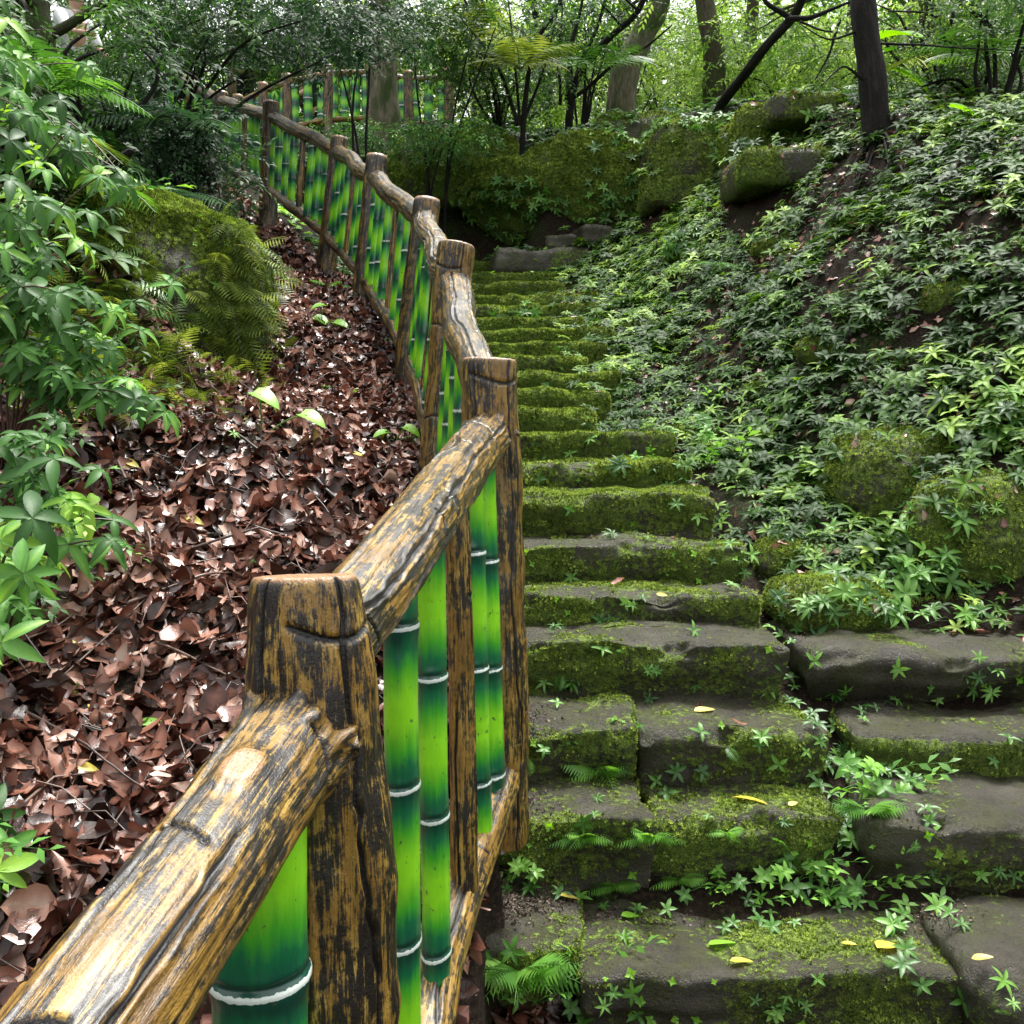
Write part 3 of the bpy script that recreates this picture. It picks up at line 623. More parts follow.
for i in range(NP - 1):
    a, b = TOPR[i], (T1B if i == 0 else TOPR[i + 1]); d = nrm(b - a); cl = i < 2
    kn = [(np.linalg.norm(b - a) - .42 * np.linalg.norm(T1B - near) - .04, None, .026, .009)] if i == 0 else [(.5, 1.2, .03, .006)] if i == 1 else []
    log('top_rail', a + d * .02, b - d * (.05 if i == 0 else .01), [.062, .060, .060, .062, .063, .058, .056, .056, .056][i], [.066, .066, .064, .062, .06, .058, .056, .056, .056][i],
        31 + i, railing, na=220 if cl else 110 if i < 4 else 36, dv=.003 if cl else .006 if i < 4 else .02, wav=.018 if i > 0 else .012, nlong=6, ncross=11 if cl else 7, knots=kn, torn0=0 if cl else .006, torn1=.02 if cl else .012, a0=1.1 + i, dark=.034 if cl else .04)
    a, b = BOTR[i], BOTR[i + 1]
    log('bottom_rail', a, b, .06 if i < 2 else .05, .056 if i < 2 else .05, 51 + i, railing, na=96 if i < 4 else 30, dv=.007 if i < 4 else .02, wav=.02, nlong=5, ncross=6, torn0=.01, torn1=.01, dark=.02 if i < 2 else .035)
def rail_pt(L, i, t): return lerp(L[i], L[i + 1], t)
for i in range(NP - 1):
    dirx = nrm((TOPR[i + 1] - TOPR[i]) * np.array([1, 1, 0])); Y0, Y1 = TOPR[i][1], TOPR[i + 1][1]
    if i == 0: ts = [(.885, .058, .95, .10), (.66, .046, .62, None), (.56, .046, .62, None), (.42, .046, .6, None), (.26, .046, .6, None)]; mid = None
    elif i == 1: ts = [((Y - Y0) / (Y1 - Y0), .047, .6, o) for Y, o in ((1.79, .19), (2.04, .03), (2.52, .16), (2.71, .05))]; mid = (2.31 - Y0) / (Y1 - Y0)
    else: ts = [(t, .05, .7, None) for t in (.12, .23, .34, .61, .72, .84, .93)]; mid = .48
    for k, (t, r, el, off) in enumerate(ts):
        b, tp = rail_pt(BOTR, i, t), rail_pt(TOPR, i, t)
        RING = {(0, 0): (255, 972), (1, 0): (400, 785), (1, 1): (427, 815), (1, 2): (466, 668), (1, 3): (487, 668)}.get((i, k))
        if RING: off = (at(*RING, b[1])[2] - b[2]) % .29
        bamboo(b, tp - np.array([0, 0, .045 if i == 0 else .01]), r * RNG.uniform(.94, 1.04), el, dirx, 100 + i * 10 + k, railing, na=48 if i < 2 else 16, dv=.004 if i < 2 else .014, off=off)
    if mid:
        b, tp = rail_pt(BOTR, i, mid), rail_pt(TOPR, i, mid)
        log('slim_post', b, tp, .044 if i < 3 else .036, .036 if i < 3 else .034, 80 + i, railing, na=80 if i < 3 else 24, dv=.006 if i < 3 else .02, wav=.012, nlong=3, ncross=5, el=.75, dark=.02)

# the second railing, further up the path behind the trees
def fence2(pts, Y, label, seed, h=.62):
    root = empty('upper_railing', at(*pts[0], Y)); tag(root, label, 'railing')
    P = [at(px, py, y) for (px, py), y in zip(pts, np.linspace(Y, Y + .5, len(pts)))]
    for i, p in enumerate(P):
        log('post', p - np.array([0, 0, h + .45]), p + np.array([0, 0, .12]), .085, .075, seed + i, root, na=24, dv=.04, cap=(False, True), dark=.03)
    for i in range(len(P) - 1):
        log('top_rail', P[i], P[i + 1], .05, .05, seed + 20 + i, root, na=20, dv=.04, dark=.02)
        log('bottom_rail', P[i] - np.array([0, 0, h]), P[i + 1] - np.array([0, 0, h]), .045, .045, seed + 40 + i, root, na=20, dv=.04)
        dx = nrm(P[i + 1] - P[i]); n = max(3, int(np.linalg.norm(P[i + 1] - P[i]) / .15))
        for k in range(n):
            q = lerp(P[i], P[i + 1], (k + .5) / n)
            if k == n // 2 and n > 4: log('slim_post', q - np.array([0, 0, h]), q, .045, .045, seed + 60 + i, root, na=16, dv=.05)
            else: bamboo(q - np.array([0, 0, h]), q, .062, .7, dx, seed + 80 + i * 9 + k, root, na=12, dv=.02, node=.24)
fence2([(238, 104), (263, 92), (287, 83), (328, 74), (371, 73), (408, 80), (448, 78)], 14.6, 'upper railing with bright green bamboo poles behind the pale tree trunk', 700)
fence2([(230, 36), (300, 40), (345, 44), (392, 40), (440, 42)], 18.5, 'highest railing, farther back than the upper railing, half hidden by foliage', 800, .6)
# ------------------------------------------------------------------ leaf and plant templates
def leaf_tpl(k=5, wid=.32, fold=.16, droop=.3, shape='lance', cols=3, seed=0):
    u = np.linspace(0, 1, k); V = []
    if shape == 'lance': wv = np.sin(np.pi * u ** .85) ** .8
    elif shape == 'ovate': wv = np.sin(np.pi * u ** .65) ** .75
    elif shape == 'heart': wv = np.where(u < .2, .75 + u * 1.2, np.cos((u - .2) / .8 * np.pi / 2) ** .7)
    else: wv = np.sin(np.pi * u) ** .9
    wv = np.maximum(wv, .03); wv[-1] = .02
    x = u - .12 * droop * u ** 2; z = -droop * u ** 2
    for i in range(k):
        for s in ((-1, 0, 1) if cols == 3 else (-1, 1)):
            V.append((x[i], s * wid * .5 * wv[i], z[i] + fold * abs(s) * wid * wv[i]))
    return np.array(V), grid_quads(cols, k), (np.tile([-.05, .17, -.05], k) if cols == 3 else np.zeros(2 * k))
def join(parts):
    V, Q, rr, n = [], [], [], 0
    for p in parts:
        V.append(p[0]); Q.append(p[1] + n); rr.append(p[2] if len(p) > 2 else np.zeros(len(p[0]))); n += len(p[0])
    return np.concatenate(V), np.concatenate(Q), np.concatenate(rr)
def place(t, d, up, s, p, r=0):
    Mx = frames(np.array([d], float), np.array([up], float), [s])[0]
    return t[0] @ Mx.T + np.array(p), t[1], (t[2] if len(t) > 2 else 0) + np.full(len(t[0]), float(r))
def stick(p0, p1, r0, r1, n=4, r=-.3):
    p0, p1 = np.array(p0, float), np.array(p1, float); T = nrm(p1 - p0); A = nrm(np.cross(T, [.3, .2, 1])); B = np.cross(T, A); a = np.arange(n) * 2 * np.pi / n
    c = np.cos(a)[:, None] * A + np.sin(a)[:, None] * B; V = np.concatenate([p0 + c * r0, p1 + c * r1]); i = np.arange(n); j = (i + 1) % n
    return V, np.stack([i, j, j + n, i + n], -1), np.full(2 * n, r)
def rosette(rg, nl, wid, droop, stem=.7, k=5, pairs=1, tipn=0):
    """herb: stem along z, whorls of drooping leaves at the top"""
    parts = [stick((0, 0, 0), (0, 0, stem), .022, .014)]
    for lv in range(pairs):
        z = stem * (1 - .33 * lv)
        for i in range(nl):
            a = i * 2 * np.pi / nl + rg.random() * .5 + lv * .6; e = .25 + .35 * rg.random() + .1 * lv
            d = (math.cos(a) * math.cos(e), math.sin(a) * math.cos(e), math.sin(e)); s = (.75 + .45 * rg.random()) * (1 - .1 * lv)
            parts.append(place(leaf_tpl(k, wid * (.85 + .3 * rg.random()), .18, droop * (.7 + .7 * rg.random())), d, (0, 0, 1), s, (0, 0, z), .12 * rg.random() - .06 - .1 * lv))
    return join(parts)
def frond(rg, npin=14, wid=.36, droop=.35, k=3, pw=.3, serr=False):
    """one fern frond along x, length 1"""
    parts = []; us = np.linspace(.1, .98, npin)
    curve = lambda u: np.array([u - .1 * droop * u * u, 0, .25 * u - droop * u * u])
    for i in range(6): parts.append(stick(curve(i / 6), curve((i + 1) / 6), .009, .007, 3, -.25))
    for u in us:
        ln = wid * (math.sin(math.pi * min(1, (u * .86 + .12))) ** .8) * (.9 + .2 * rg.random()) + .02; p = curve(u); T = nrm(curve(u + .02) - curve(u - .02))
        for s in (-1, 1):
            d = T * .42 + np.array([0, s, -.12 - .1 * rg.random()]); tl = leaf_tpl(k, pw * (.8 if not serr else 1), .1, .18, 'x', 2)
            if serr:
                V = tl[0].copy(); V[:, 1] *= np.repeat(np.where(np.arange(k) % 2, 1.25, .6), 2); tl = (V, tl[1], tl[2])
            parts.append(place(tl, d, (0, 0, 1), ln, p, .1 * rg.random() - .05))
    return join(parts)
def twig(rg, nl=9, lsz=.28, wid=.38, droop=.25, k=3, cols=2, hang=.25):
    parts = []; c = lambda u: np.array([u, 0, -hang * u * u]); parts.append(stick(c(0), c(.5), .012, .008, 3, -.4)); parts.append(stick(c(.5), c(1), .008, .005, 3, -.4))
    for i in range(nl):
        u = .12 + .88 * i / (nl - 1); s = -1 if i % 2 else 1; d = np.array([.55 + .3 * rg.random(), s * (.8 if i < nl - 1 else .1), .15 * rg.normal() - .1])
        parts.append(place(leaf_tpl(k, wid, .15, droop, 'ovate', cols), d, (0, .2 * rg.normal(), 1), lsz * (.7 + .5 * rg.random()), c(u), .2 * rg.random() - .1))
    return join(parts)
def polytube(P, r0, r1, n=6, r=.4):
    P = np.array(P, float); T, A, B = tube_frames(P); rr = np.linspace(r0, r1, len(P)); a = np.arange(n) * 2 * np.pi / n
    V = P[:, None] + (np.cos(a)[None, :, None] * A[:, None] + np.sin(a)[None, :, None] * B[:, None]) * rr[:, None, None]
    i = np.arange(len(P) * n).reshape(len(P), n); j = np.roll(i, -1, 1); return V.reshape(-1, 3), np.stack([i[:-1], j[:-1], j[1:], i[1:]], -1).reshape(-1, 4), np.full(len(P) * n, float(r))
g_ = np.random.default_rng(3)
ROS = [rosette(g_, n, .29, .42, st, 5, p) for n, st, p in ((5, .7, 1), (6, .8, 1), (5, .9, 2), (7, .7, 1), (4, .8, 2), (6, 1.0, 2))]
ROSL = [rosette(g_, n, .36, .4, .8, 4, p) for n, p in ((5, 1), (6, 1), (5, 2))]
ROVAL = []
for n, p in ((4, 3), (5, 2), (4, 2)):
    parts = [stick((0, 0, 0), (.1, 0, 1.2), .02, .012)]
    for lv in range(p):
        for i in range(n):
            a = i * 6.283 / n + g_.random() + lv; e = .15 + .4 * g_.random(); parts.append(place(leaf_tpl(5, .5, .14, .3, 'ovate'), (math.cos(a) * math.cos(e), math.sin(a) * math.cos(e), math.sin(e)), (0, 0, 1), .6 + .3 * g_.random(), (.1 * (1 - lv * .3), 0, 1.2 * (1 - .3 * lv)), .1 * g_.random() - .05))
    ROVAL.append(join(parts))
FRD = [frond(g_, 13, w_, d_, 4, .21, True) for w_, d_ in ((.4, .5), (.36, .7), (.45, .35), (.38, .9))]
FRL = [frond(g_, 11, w_, d_, 3, .24) for w_, d_ in ((.42, .55), (.36, .8))]
FRBIG = [frond(g_, 22, w_, d_, 5, .12, True) for w_, d_ in ((.42, .45), (.4, .6))]
SM = [rosette(g_, n, .4, .35, .6, 4, 1) for n in (4, 5, 6)]
FRM = [frond(g_, 9, w_, d_, 3, .15) for w_, d_ in ((.5, .4), (.42, .8))]
FRX = [frond(g_, 20, w_, d_, 4, .085, True) for w_, d_ in ((.44, .45), (.4, .65))]
FRFAR = [frond(g_, 13, w_, d_, 3, .10) for w_, d_ in ((.5, .5), (.46, .7))]
TWG = [twig(g_, n, .26, .4) for n in (8, 9, 11)]
TWF = [twig(g_, n, .3, .42, k=3) for n in (6, 7)]
LONE = [leaf_tpl(4, w_, f_, d_, 'ovate', 3) for w_, f_, d_ in ((.5, .35, .25), (.6, .1, -.2), (.45, .5, .1), (.55, -.3, .3), (.5, .2, .5))]
LIT = []
for k in range(10):
    V, Q, W3 = leaf_tpl(6, .42 + .35 * g_.random(), .34 * g_.normal(), .4 * g_.normal(), 'ovate', 3); V = V.copy(); V[:, 2] += .05 * g_.normal(size=len(V)); V[:, 1] *= np.repeat(1 + .25 * g_.normal(size=6), 3)
    V[:, 0] -= .5; LIT.append((V, Q, W3 * .9))

def rand_frames(up, scale, lean=None):
    n = len(up); h = rand_unit(n) if lean is None else nrm(lean + .6 * rand_unit(n)); z = nrm(up); x = h - z * (h * z).sum(1, keepdims=True); return frames(x, z, scale)

# ------------------------------------------------------------------ leaf litter of the left slope
def scatter_xy(n, x0, x1, y0, y1):
    return RNG.uniform(x0, x1, n), RNG.uniform(y0, y1, n)
def visible(P, pad=60):
    """keeps scattered ground material to what the photo or a nearby viewpoint could see"""
    sc = 1024 / np.maximum(P[:, 1], .1); return (P[:, 1] > .3) & (np.abs(P[:, 0] * sc) < 512 + 300)
bag = Bag()
for (n, y0, y1, smin, smax) in ((16500, 1.2, 4.2, .03, .108), (16000, 4.2, 8, .04, .085), (6500, 8, 13, .06, .11)):
    X, Y = scatter_xy(n * 3, -4.0, .2, y0, y1); xf = XF(Y); L = xf - X; k = (L > -.22) & (L < LM(Y) + .45 + .2 * RNG.normal(size=len(X))); X, Y = X[k][:n], Y[k][:n]
    Z = height(X, Y) + RNG.random(len(X)) * .035; nn = normal_at(X, Y); up = nrm(nn + .62 * rand_unit(len(X)))
    rnd = np.clip(RNG.beta(1.3, 2.1, len(X)) + .28 * fbm(np.stack([X, Y, Z], -1) * 2.6, 3, 5), 0, 1)
    which = RNG.integers(0, len(LIT), len(X)); Fm = rand_frames(up, RNG.uniform(smin, smax, len(X))); P = np.stack([X, Y, Z], -1)
    for w_ in range(len(LIT)): s_ = which == w_; bag.inst(LIT[w_], Fm[s_], P[s_], rnd[s_])
struct(bag.make('leaf_litter', M['litter']), 'stuff')
# sparse dead leaves caught between the herbs and along the steps
bag = Bag(); X, Y = scatter_xy(2600, -.2, 4.2, 2.4, 11)
for i_ in range(len(X)):
    side = X[i_] > XR(Y[i_]) - .05 or X[i_] < XL(Y[i_]) + .12
    if not side and RNG.random() > .02: continue
    p, n = drop(X[i_], Y[i_]); Fm = rand_frames(np.array([n + .5 * rand_unit(1)[0]]), [RNG.uniform(.03, .075)]); bag.inst(LIT[i_ % 10], Fm, (p + n * .012)[None], np.array([RNG.beta(2.5, 2)]))
struct(bag.make('scattered_dead_leaves', M['litter']), 'stuff')
# crumbly debris gathered at the foot of the railing and in corners
bag = Bag()
chip = leaf_tpl(2, .6, .2, .1, 'x', 3)
for (cx, cy, rx, ry, n) in ((.0, 2.95, .12, .1, 900), (-.02, 3.2, .1, .12, 600), (.0, 3.5, .12, .12, 500), (1.25, 2.95, .08, .12, 400), (1.1, 4.25, .1, .2, 500), (.25, 2.98, .3, .04, 300), (.05, 2.35, .25, .3, 900)):
    for _ in range(n):
        x, y = cx + rx * RNG.normal() * .6, cy + ry * RNG.normal() * .6; l, nn, i_, t = BV.ray_cast(Vector((x, y, 2)), Vector((0, 0, -1)))
        if l is None: continue
        up = nrm(np.array(nn) + .8 * rand_unit(1)[0]); bag.inst(LIT[_ % 10], rand_frames(up[None], [RNG.uniform(.004, .013)]), (np.array(l) + [0, 0, .004])[None], np.array([RNG.random()]))
struct(bag.make('ground_debris', M['debris']), 'stuff')

# ------------------------------------------------------------------ green ground cover (nobody could count it)
def cover(n, x0, x1, y0, y1, fn, smin, smax, tpls, bag, out=None, sink=.0):
    X, Y = scatter_xy(n, x0, x1, y0, y1); k = fn(X, Y); X, Y = X[k], Y[k]; P = np.stack([X, Y, height(X, Y) - sink], -1)
    keep = np.ones(len(X), bool)
    for j_ in range(len(X)):
        q = drop(X[j_], Y[j_])[0]; keep[j_] = q[2] - P[j_, 2] < .1 or RNG.random() < .15; P[j_] = q
    P, X, Y = P[keep], X[keep], Y[keep]
    nn = normal_at(X, Y); up = nrm(nn * .7 + np.array([0, -.25, .75]) + .42 * rand_unit(len(X))); s = RNG.uniform(smin, smax, len(X))
    rnd = np.clip(.33 + .5 * fbm(P * 1.7, 3, 12) + .27 * RNG.normal(size=len(X)), 0, 1)
    z = up; h = rand_unit(len(X)); x = h - z * (h * z).sum(1, keepdims=True); Fm = frames(x, z, s); which = RNG.integers(0, len(tpls), len(X))
    for w_ in range(len(tpls)): q = which == w_; bag.inst(tpls[w_], Fm[q], P[q], rnd[q])
dens = lambda X, Y, sc=1.4, th=0.: fbm(np.stack([X, Y, X * 0], -1) * sc, 3, 41) > th
bag = Bag()
rightb = lambda X, Y: (X > XR(Y) + .12 + .12 * np.sin(Y * 5)) & (X < .75 * Y + 1.2)
cover(700, .9, 3.2, 3.95, 5.3, lambda X, Y: (X > XR(Y) + .05) & dens(X, Y, 2.6, .0), .03, .06, ROS, bag)
HR = ROS + ROVAL + [TWF[0], TWF[1], FRL[0], FRL[1]]

cover(6200, .6, 5.5, 4.4, 7.2, lambda X, Y: rightb(X, Y) & ((X > XR(Y) + .8) | dens(X, Y, 2.2, .0)) & dens(X, Y, 2.3, -.3), .038, .095, HR, bag)
cover(9000, .5, 7.5, 7.0, 12, lambda X, Y: rightb(X, Y) & dens(X, Y, 1.9, -.32), .045, .105, HR, bag)
cover(3200, .2, 1.9, 5.8, 12.5, lambda X, Y: (X > XR(Y) - .3) & dens(X, Y, 2, -.25), .04, .08, ROS, bag)
cover(9000, .5, 6.5, 4.3, 12, lambda X, Y: rightb(X, Y), .02, .05, SM, bag)
cover(2600, .5, 6.5, 4.3, 12, lambda X, Y: rightb(X, Y) & ~dens(X, Y, 2.0, -.1), .04, .09, [TWF[0], TWF[1], FRL[0], ROS[1]], bag)
cover(1500, .5, 1.9, 4.3, 7.5, lambda X, Y: (X > XR(Y) - .08) & (X < XR(Y) + .5), .022, .055, SM + ROS[:2], bag)
cover(2200, 2.15, 5.5, 1.2, 5.0, lambda X, Y: X > XR(Y) + .05, .045, .1, HR, bag)
struct(bag.make('herb_ground_cover', M['leaf_cover']), 'stuff')
bag = Bag()
X, Y = scatter_xy(7500, .6, 7, 1.5, 12.5); k = rightb(X, Y); X, Y = X[k], Y[k]; P = np.stack([X, Y, height(X, Y) + .01], -1); up = nrm(normal_at(X, Y) + .5 * rand_unit(len(X)))
bag.inst(LIT[2], rand_frames(up, RNG.uniform(.03, .08, len(X))), P, RNG.beta(1.6, 2.2, len(X))); struct(bag.make('bank_dead_leaves', M['litter']), 'stuff')
bag = Bag()
cover(5000, -7, 9, 11.6, 17, lambda X, Y: dens(X, Y, .9, -.15) & ((X < -1.2) | (X > -1.2) & dens(X, Y, 1.7, -.3)), .06, .14, ROSL, bag)
cover(5000, -2, 6.5, 11.6, 16, lambda X, Y: X > -2, .04, .09, SM, bag)
cover(6000, -14, 16, 15, 30, lambda X, Y: dens(X, Y, .5, -.3), .14, .28, ROSL, bag)
cover(1800, -1.9, -.3, 6.2, 12, lambda X, Y: (X > XF(Y) + .15) & (X < XL(Y)), .05, .09, ROSL, bag)
struct(bag.make('woodland_ground_cover', M['leaf_mid']), 'stuff')
bag = Bag()       # tiny creeping leaves on rocks and risers
tiny = [rosette(g_, 4, .7, .2, .35, 3, 1), rosette(g_, 3, .8, .2, .3, 3, 1)]
for W, Q_, T_ in ALLV[1:]:
    c0 = W[Q_].mean(1); nn_ = nrm(np.cross(W[Q_[:, 1]] - W[Q_[:, 0]], W[Q_[:, 3]] - W[Q_[:, 0]])); ok = np.where((nn_[:, 1] < -.45) & (c0[:, 1] < 7.5) & (fbm(c0 * 4, 2, 66) > .12))[0]
    if len(ok) < 40: continue
    ii = RNG.choice(ok, min(110, max(4, len(ok) // 30))); up = nrm(nn_[ii] + np.array([0, 0, .5]) + .5 * rand_unit(len(ii))); Fm = rand_frames(up, RNG.uniform(.007, .02, len(ii))); bag.inst(tiny[0], Fm, c0[ii].astype(float))
cover(3800, -2.5, 5, 10, 14, lambda X, Y: dens(X, Y, 2, -.05), .03, .06, tiny, bag)
struct(bag.make('creeping_leaves', M['leaf_lime']), 'stuff')
bag = Bag()       # left bank ferns
leftb = lambda X, Y: (XF(Y) - X > LM(Y) + .1)
cover(2600, -5, -.9, 4.4, 8, leftb, .12, .26, FRM, bag)
struct(bag.make('bank_fern_cover', M['fern']), 'stuff')
bag = Bag(); cover(4200, -9, -1, 4.5, 13.5, lambda X, Y: leftb(X, Y) & (XF(Y) - X > LM(Y) + .3), .07, .15, ROSL, bag)
struct(bag.make('bank_herb_cover', M['leaf_mid']), 'stuff')
# yellow green little ferns hanging from the mound
bag = Bag(); cnt = 0
while cnt < 760:
    px, py = RNG.uniform(20, 275), RNG.uniform(190, 420)
    if py < 205 + (px - 60) * .62 and px < 215: continue
    p, n = hit(px, py); cnt += 1
    if p[1] > 7.5: continue
    d = nrm(n * 1.2 + np.array([.35 * RNG.normal(), -.3, -.35 + .5 * RNG.normal()])); bag.inst(FRM[cnt % 2], frames(d[None], (np.array([.4 * RNG.normal(), -.3 + .3 * RNG.normal(), 1.]))[None], [RNG.uniform(.09, .2)]), p[None], np.array([np.clip(.5 + .3 * RNG.normal(), 0, 1)]))
struct(bag.make('mound_fern_cover', M['fern_yellow']), 'stuff')

bag = Bag()
for W, Q_, T_ in ALLV[1:]:
    c0 = W[Q_].mean(1); nn_ = nrm(np.cross(W[Q_[:, 1]] - W[Q_[:, 0]], W[Q_[:, 3]] - W[Q_[:, 0]])); far = c0[:, 1] > 9.5
    ok = np.where((nn_[:, 1] < -.3) & (fbm(c0 * np.where(far, 1.2, 3.5)[:, None], 2, 67) > .06))[0]
    if len(ok) < 40: continue
    big = c0[:, 1].mean() > 9.5; m_ = min(260 if big else (90 if c0[:, 1].mean() > 5.6 else 38), max(3, len(ok) // (9 if big else 70))); ii = RNG.choice(ok, m_); up = nrm(nn_[ii] + np.array([0, -.2, .7]) + .5 * rand_unit(m_)); sc_ = RNG.uniform(.02, .045, m_) * (2 if big else 1)
    w_ = RNG.integers(0, 5, m_); TP = SM + [ROS[1], FRL[0]]
    for k_ in range(5):
        q_ = w_ == k_
        if k_ == 4:
            d_ = nrm(nn_[ii] * .8 + .7 * rand_unit(m_) + np.array([0, 0, .1])); bag.inst(FRL[0], frames(d_[q_], np.tile([0, -.3, 1.], (q_.sum(), 1)), sc_[q_] * 1.6), c0[ii][q_].astype(float))
        else: bag.inst(TP[k_], rand_frames(up[q_], sc_[q_]), c0[ii][q_].astype(float))
cover(140, 1.0, 1.35, 2.5, 4.2, lambda X, Y: X > 0, .022, .05, SM, bag, sink=.0)
cover(45, -.1, 1.1, 2.92, 3.1, lambda X, Y: X > -1, .02, .04, SM, bag)
struct(bag.make('riser_weeds', M['fern']), 'stuff')
# ------------------------------------------------------------------ individual ferns and herbs on the steps
def herb(px, py, size, kind, label, group='small plants growing on the stone steps', name=None, spread=.35, mat=None):
    p, n = hit(px, py); s = size * p[1] / 1024.0; bg_ = Bag(); out = nrm(np.array([0, -.55, .75]) + n * .25)
    if kind == 'fern':
        k = 12 if size > 70 else 6 if size > 33 else 4
        for i in range(k):
            a = -math.pi / 2 + (i - (k - 1) / 2) * (2.6 / k) + .2 * RNG.normal(); d = np.array([math.cos(a), math.sin(a) * .7, .35 + .25 * RNG.random()])
            bg_.inst(FRD[RNG.integers(4)], frames(d[None], np.array([[0, -.4, 1.]]), [s * RNG.uniform(.6, .85)]), (p + n * .004)[None])
        m = M['fern_step']; nm = 'small_fern'; cat = 'fern'
    else:
        k = 16 if size > 70 else 7 if size > 40 else 2 if size > 24 else 1
        for i in range(k):
            q = p + np.array([s * spread * RNG.normal() * .8, -abs(s * .1 * RNG.normal()), s * .22 * RNG.normal()]) if k > 1 else p
            up = nrm(out + .45 * rand_unit(1)[0]); T_ = (ROVAL if kind == 'oval' else ROS)[RNG.integers(3)]
            if k > 1: bg_.add(*polytube([p - n * .01, (p + q) / 2 + n * .012, q - n * .01], .0016, .0014, 4, .2))
            if kind == 'oval' and i % 3:
                a = RNG.uniform(-2.9, -.2); d = np.array([math.cos(a), .6 * math.sin(a), .35 + .4 * RNG.random()]); bg_.inst(TWF[i % 2], frames(d[None], np.array([[0, -.3, 1.]]), [s * .62 * RNG.uniform(.8, 1.2)]), (q - n * .01)[None]); continue
            bg_.inst(T_, rand_frames(up[None], [s * (.2 if k > 4 else .3 if k > 1 else .5) * RNG.uniform(.8, 1.2)]), (q - n * .01)[None])
        m = M['fern_step'] if kind == 'oval' else M['leaf_cover2']; nm = 'leafy_herb'; cat = 'herb'
    o = bg_.make(name or nm, mat or m, loc=tuple(p)); tag(o, label, cat, group)
M['leaf_cover2'] = leafmat('step herb leaf', [(0, (.03, .09, .02)), (.5, (.08, .2, .035)), (1, (.2, .4, .08))], .4, .3, spec=.35)
H = [(520, 972, 80, 'fern', 'biggest fern, hanging over the left end of the lowest stone step'), (550, 990, 75, 'oval', 'dark oval leaved herb mixed with the biggest fern at the lowest step'),
     (520, 862, 60, 'oval', 'leafy herb at the foot of the tall post, left of the second step riser'), (584, 838, 42, 'fern', 'fern with three fronds high on the left part of the second step riser'),
     (599, 772, 56, 'fern', 'bright fern standing at the left corner between second and third step'), (545, 752, 38, 'oval', 'pale herb beside the post on the third step riser'),
     (543, 686, 38, 'whorl', 'little herb on the fourth step riser beside the railing'), (607, 618, 32, 'whorl', 'little herb on the fifth step riser, nearest the railing'),
     (661, 668, 30, 'whorl', 'single pale herb in the middle of the fourth step riser'), (599, 655, 24, 'whorl', 'tiny herb on the fourth step riser left of the single pale herb'),
     (650, 838, 44, 'fern', 'fern spreading sideways in the middle of the second step riser'), (612, 886, 42, 'fern', 'fern arching down at the foot of the second riser, left of the drooping one'),
     (678, 882, 38, 'fern', 'drooping fern at the foot of the second riser, middle of the step'), (715, 886, 62, 'oval', 'upright leafy herb right of the drooping fern on the second riser'),
     (726, 834, 28, 'fern', 'tiny fern near the right corner of the second step riser'), (786, 828, 24, 'whorl', 'tiny herb high at the right end of the second step riser'),
     (790, 884, 84, 'oval', 'broad leafy herb at the foot of the second riser, middle right'), (858, 886, 80, 'oval', 'leafy herb spilling round the right corner of the second step'),
     (872, 785, 88, 'oval', 'bushy herb hanging in the gap between third step and mossy block'), (838, 752, 46, 'whorl', 'pale herb at the top of the gap beside the third step'), (868, 812, 60, 'fern', 'fern under the bushy herb in the gap beside the third step'),
     (782, 697, 38, 'whorl', 'herb at the right end of the fourth step riser'), (846, 702, 34, 'whorl', 'herb under the left end of the dark wide slab'),
     (881, 705, 30, 'whorl', 'star shaped herb on the dark face of the wide slab'), (988, 678, 50, 'whorl', 'herb growing from the wide slab front near the right edge'),
     (950, 928, 38, 'whorl', 'herb in the debris right of the lowest step'), (940, 880, 26, 'whorl', 'tiny herb on the right low block face'), (1004, 873, 34, 'whorl', 'pale herb on the sloping block at the right edge'),
     (910, 852, 26, 'whorl', 'tiny herb on the left corner of the sloping right block'), (796, 1008, 46, 'whorl', 'herb at the bottom edge of the photo on the lowest riser'),
     (697, 690, 13, 'whorl', 'speck of herb in the middle of the fourth riser near its foot'), (576, 684, 18, 'whorl', 'tiny herb low on the fourth riser near the railing'),
     (620, 478, 38, 'whorl', 'herb on the eighth step riser left of middle'), (573, 580, 18, 'whorl', 'tiny herb on the sixth riser near the railing'), (697, 522, 18, 'whorl', 'tiny herb on the seventh riser toward its right end'),
     (735, 577, 30, 'whorl', 'herb at the right end of the sixth riser'), (670, 482, 42, 'whorl', 'spreading herb at the right end of the eighth step'), (587, 445, 28, 'whorl', 'small herb on the ninth riser'),
     (609, 539, 18, 'whorl', 'tiny herb in the middle of the seventh riser'), (640, 600, 20, 'whorl', 'tiny herb on the fifth tread edge in the middle'), (555, 634, 20, 'whorl', 'tiny herb on the fifth riser beside the tall post'),
     (690, 632, 24, 'whorl', 'small herb lying on the fourth step tread'), (512, 815, 30, 'oval', 'low herb at the base of the tall post'), (575, 835, 22, 'whorl', 'tiny herb just left of the three frond fern'), (650, 700, 16, 'whorl', 'dot of herb under the fourth step'),
     (770, 1016, 24, 'oval', 'low herb left of the bottom edge herb'), (628, 940, 20, 'whorl', 'tiny herb in the crack of the lowest step'), (600, 800, 20, 'whorl', 'tiny herb below the bright fern on the second tread')]
for h_ in H: herb(*h_)
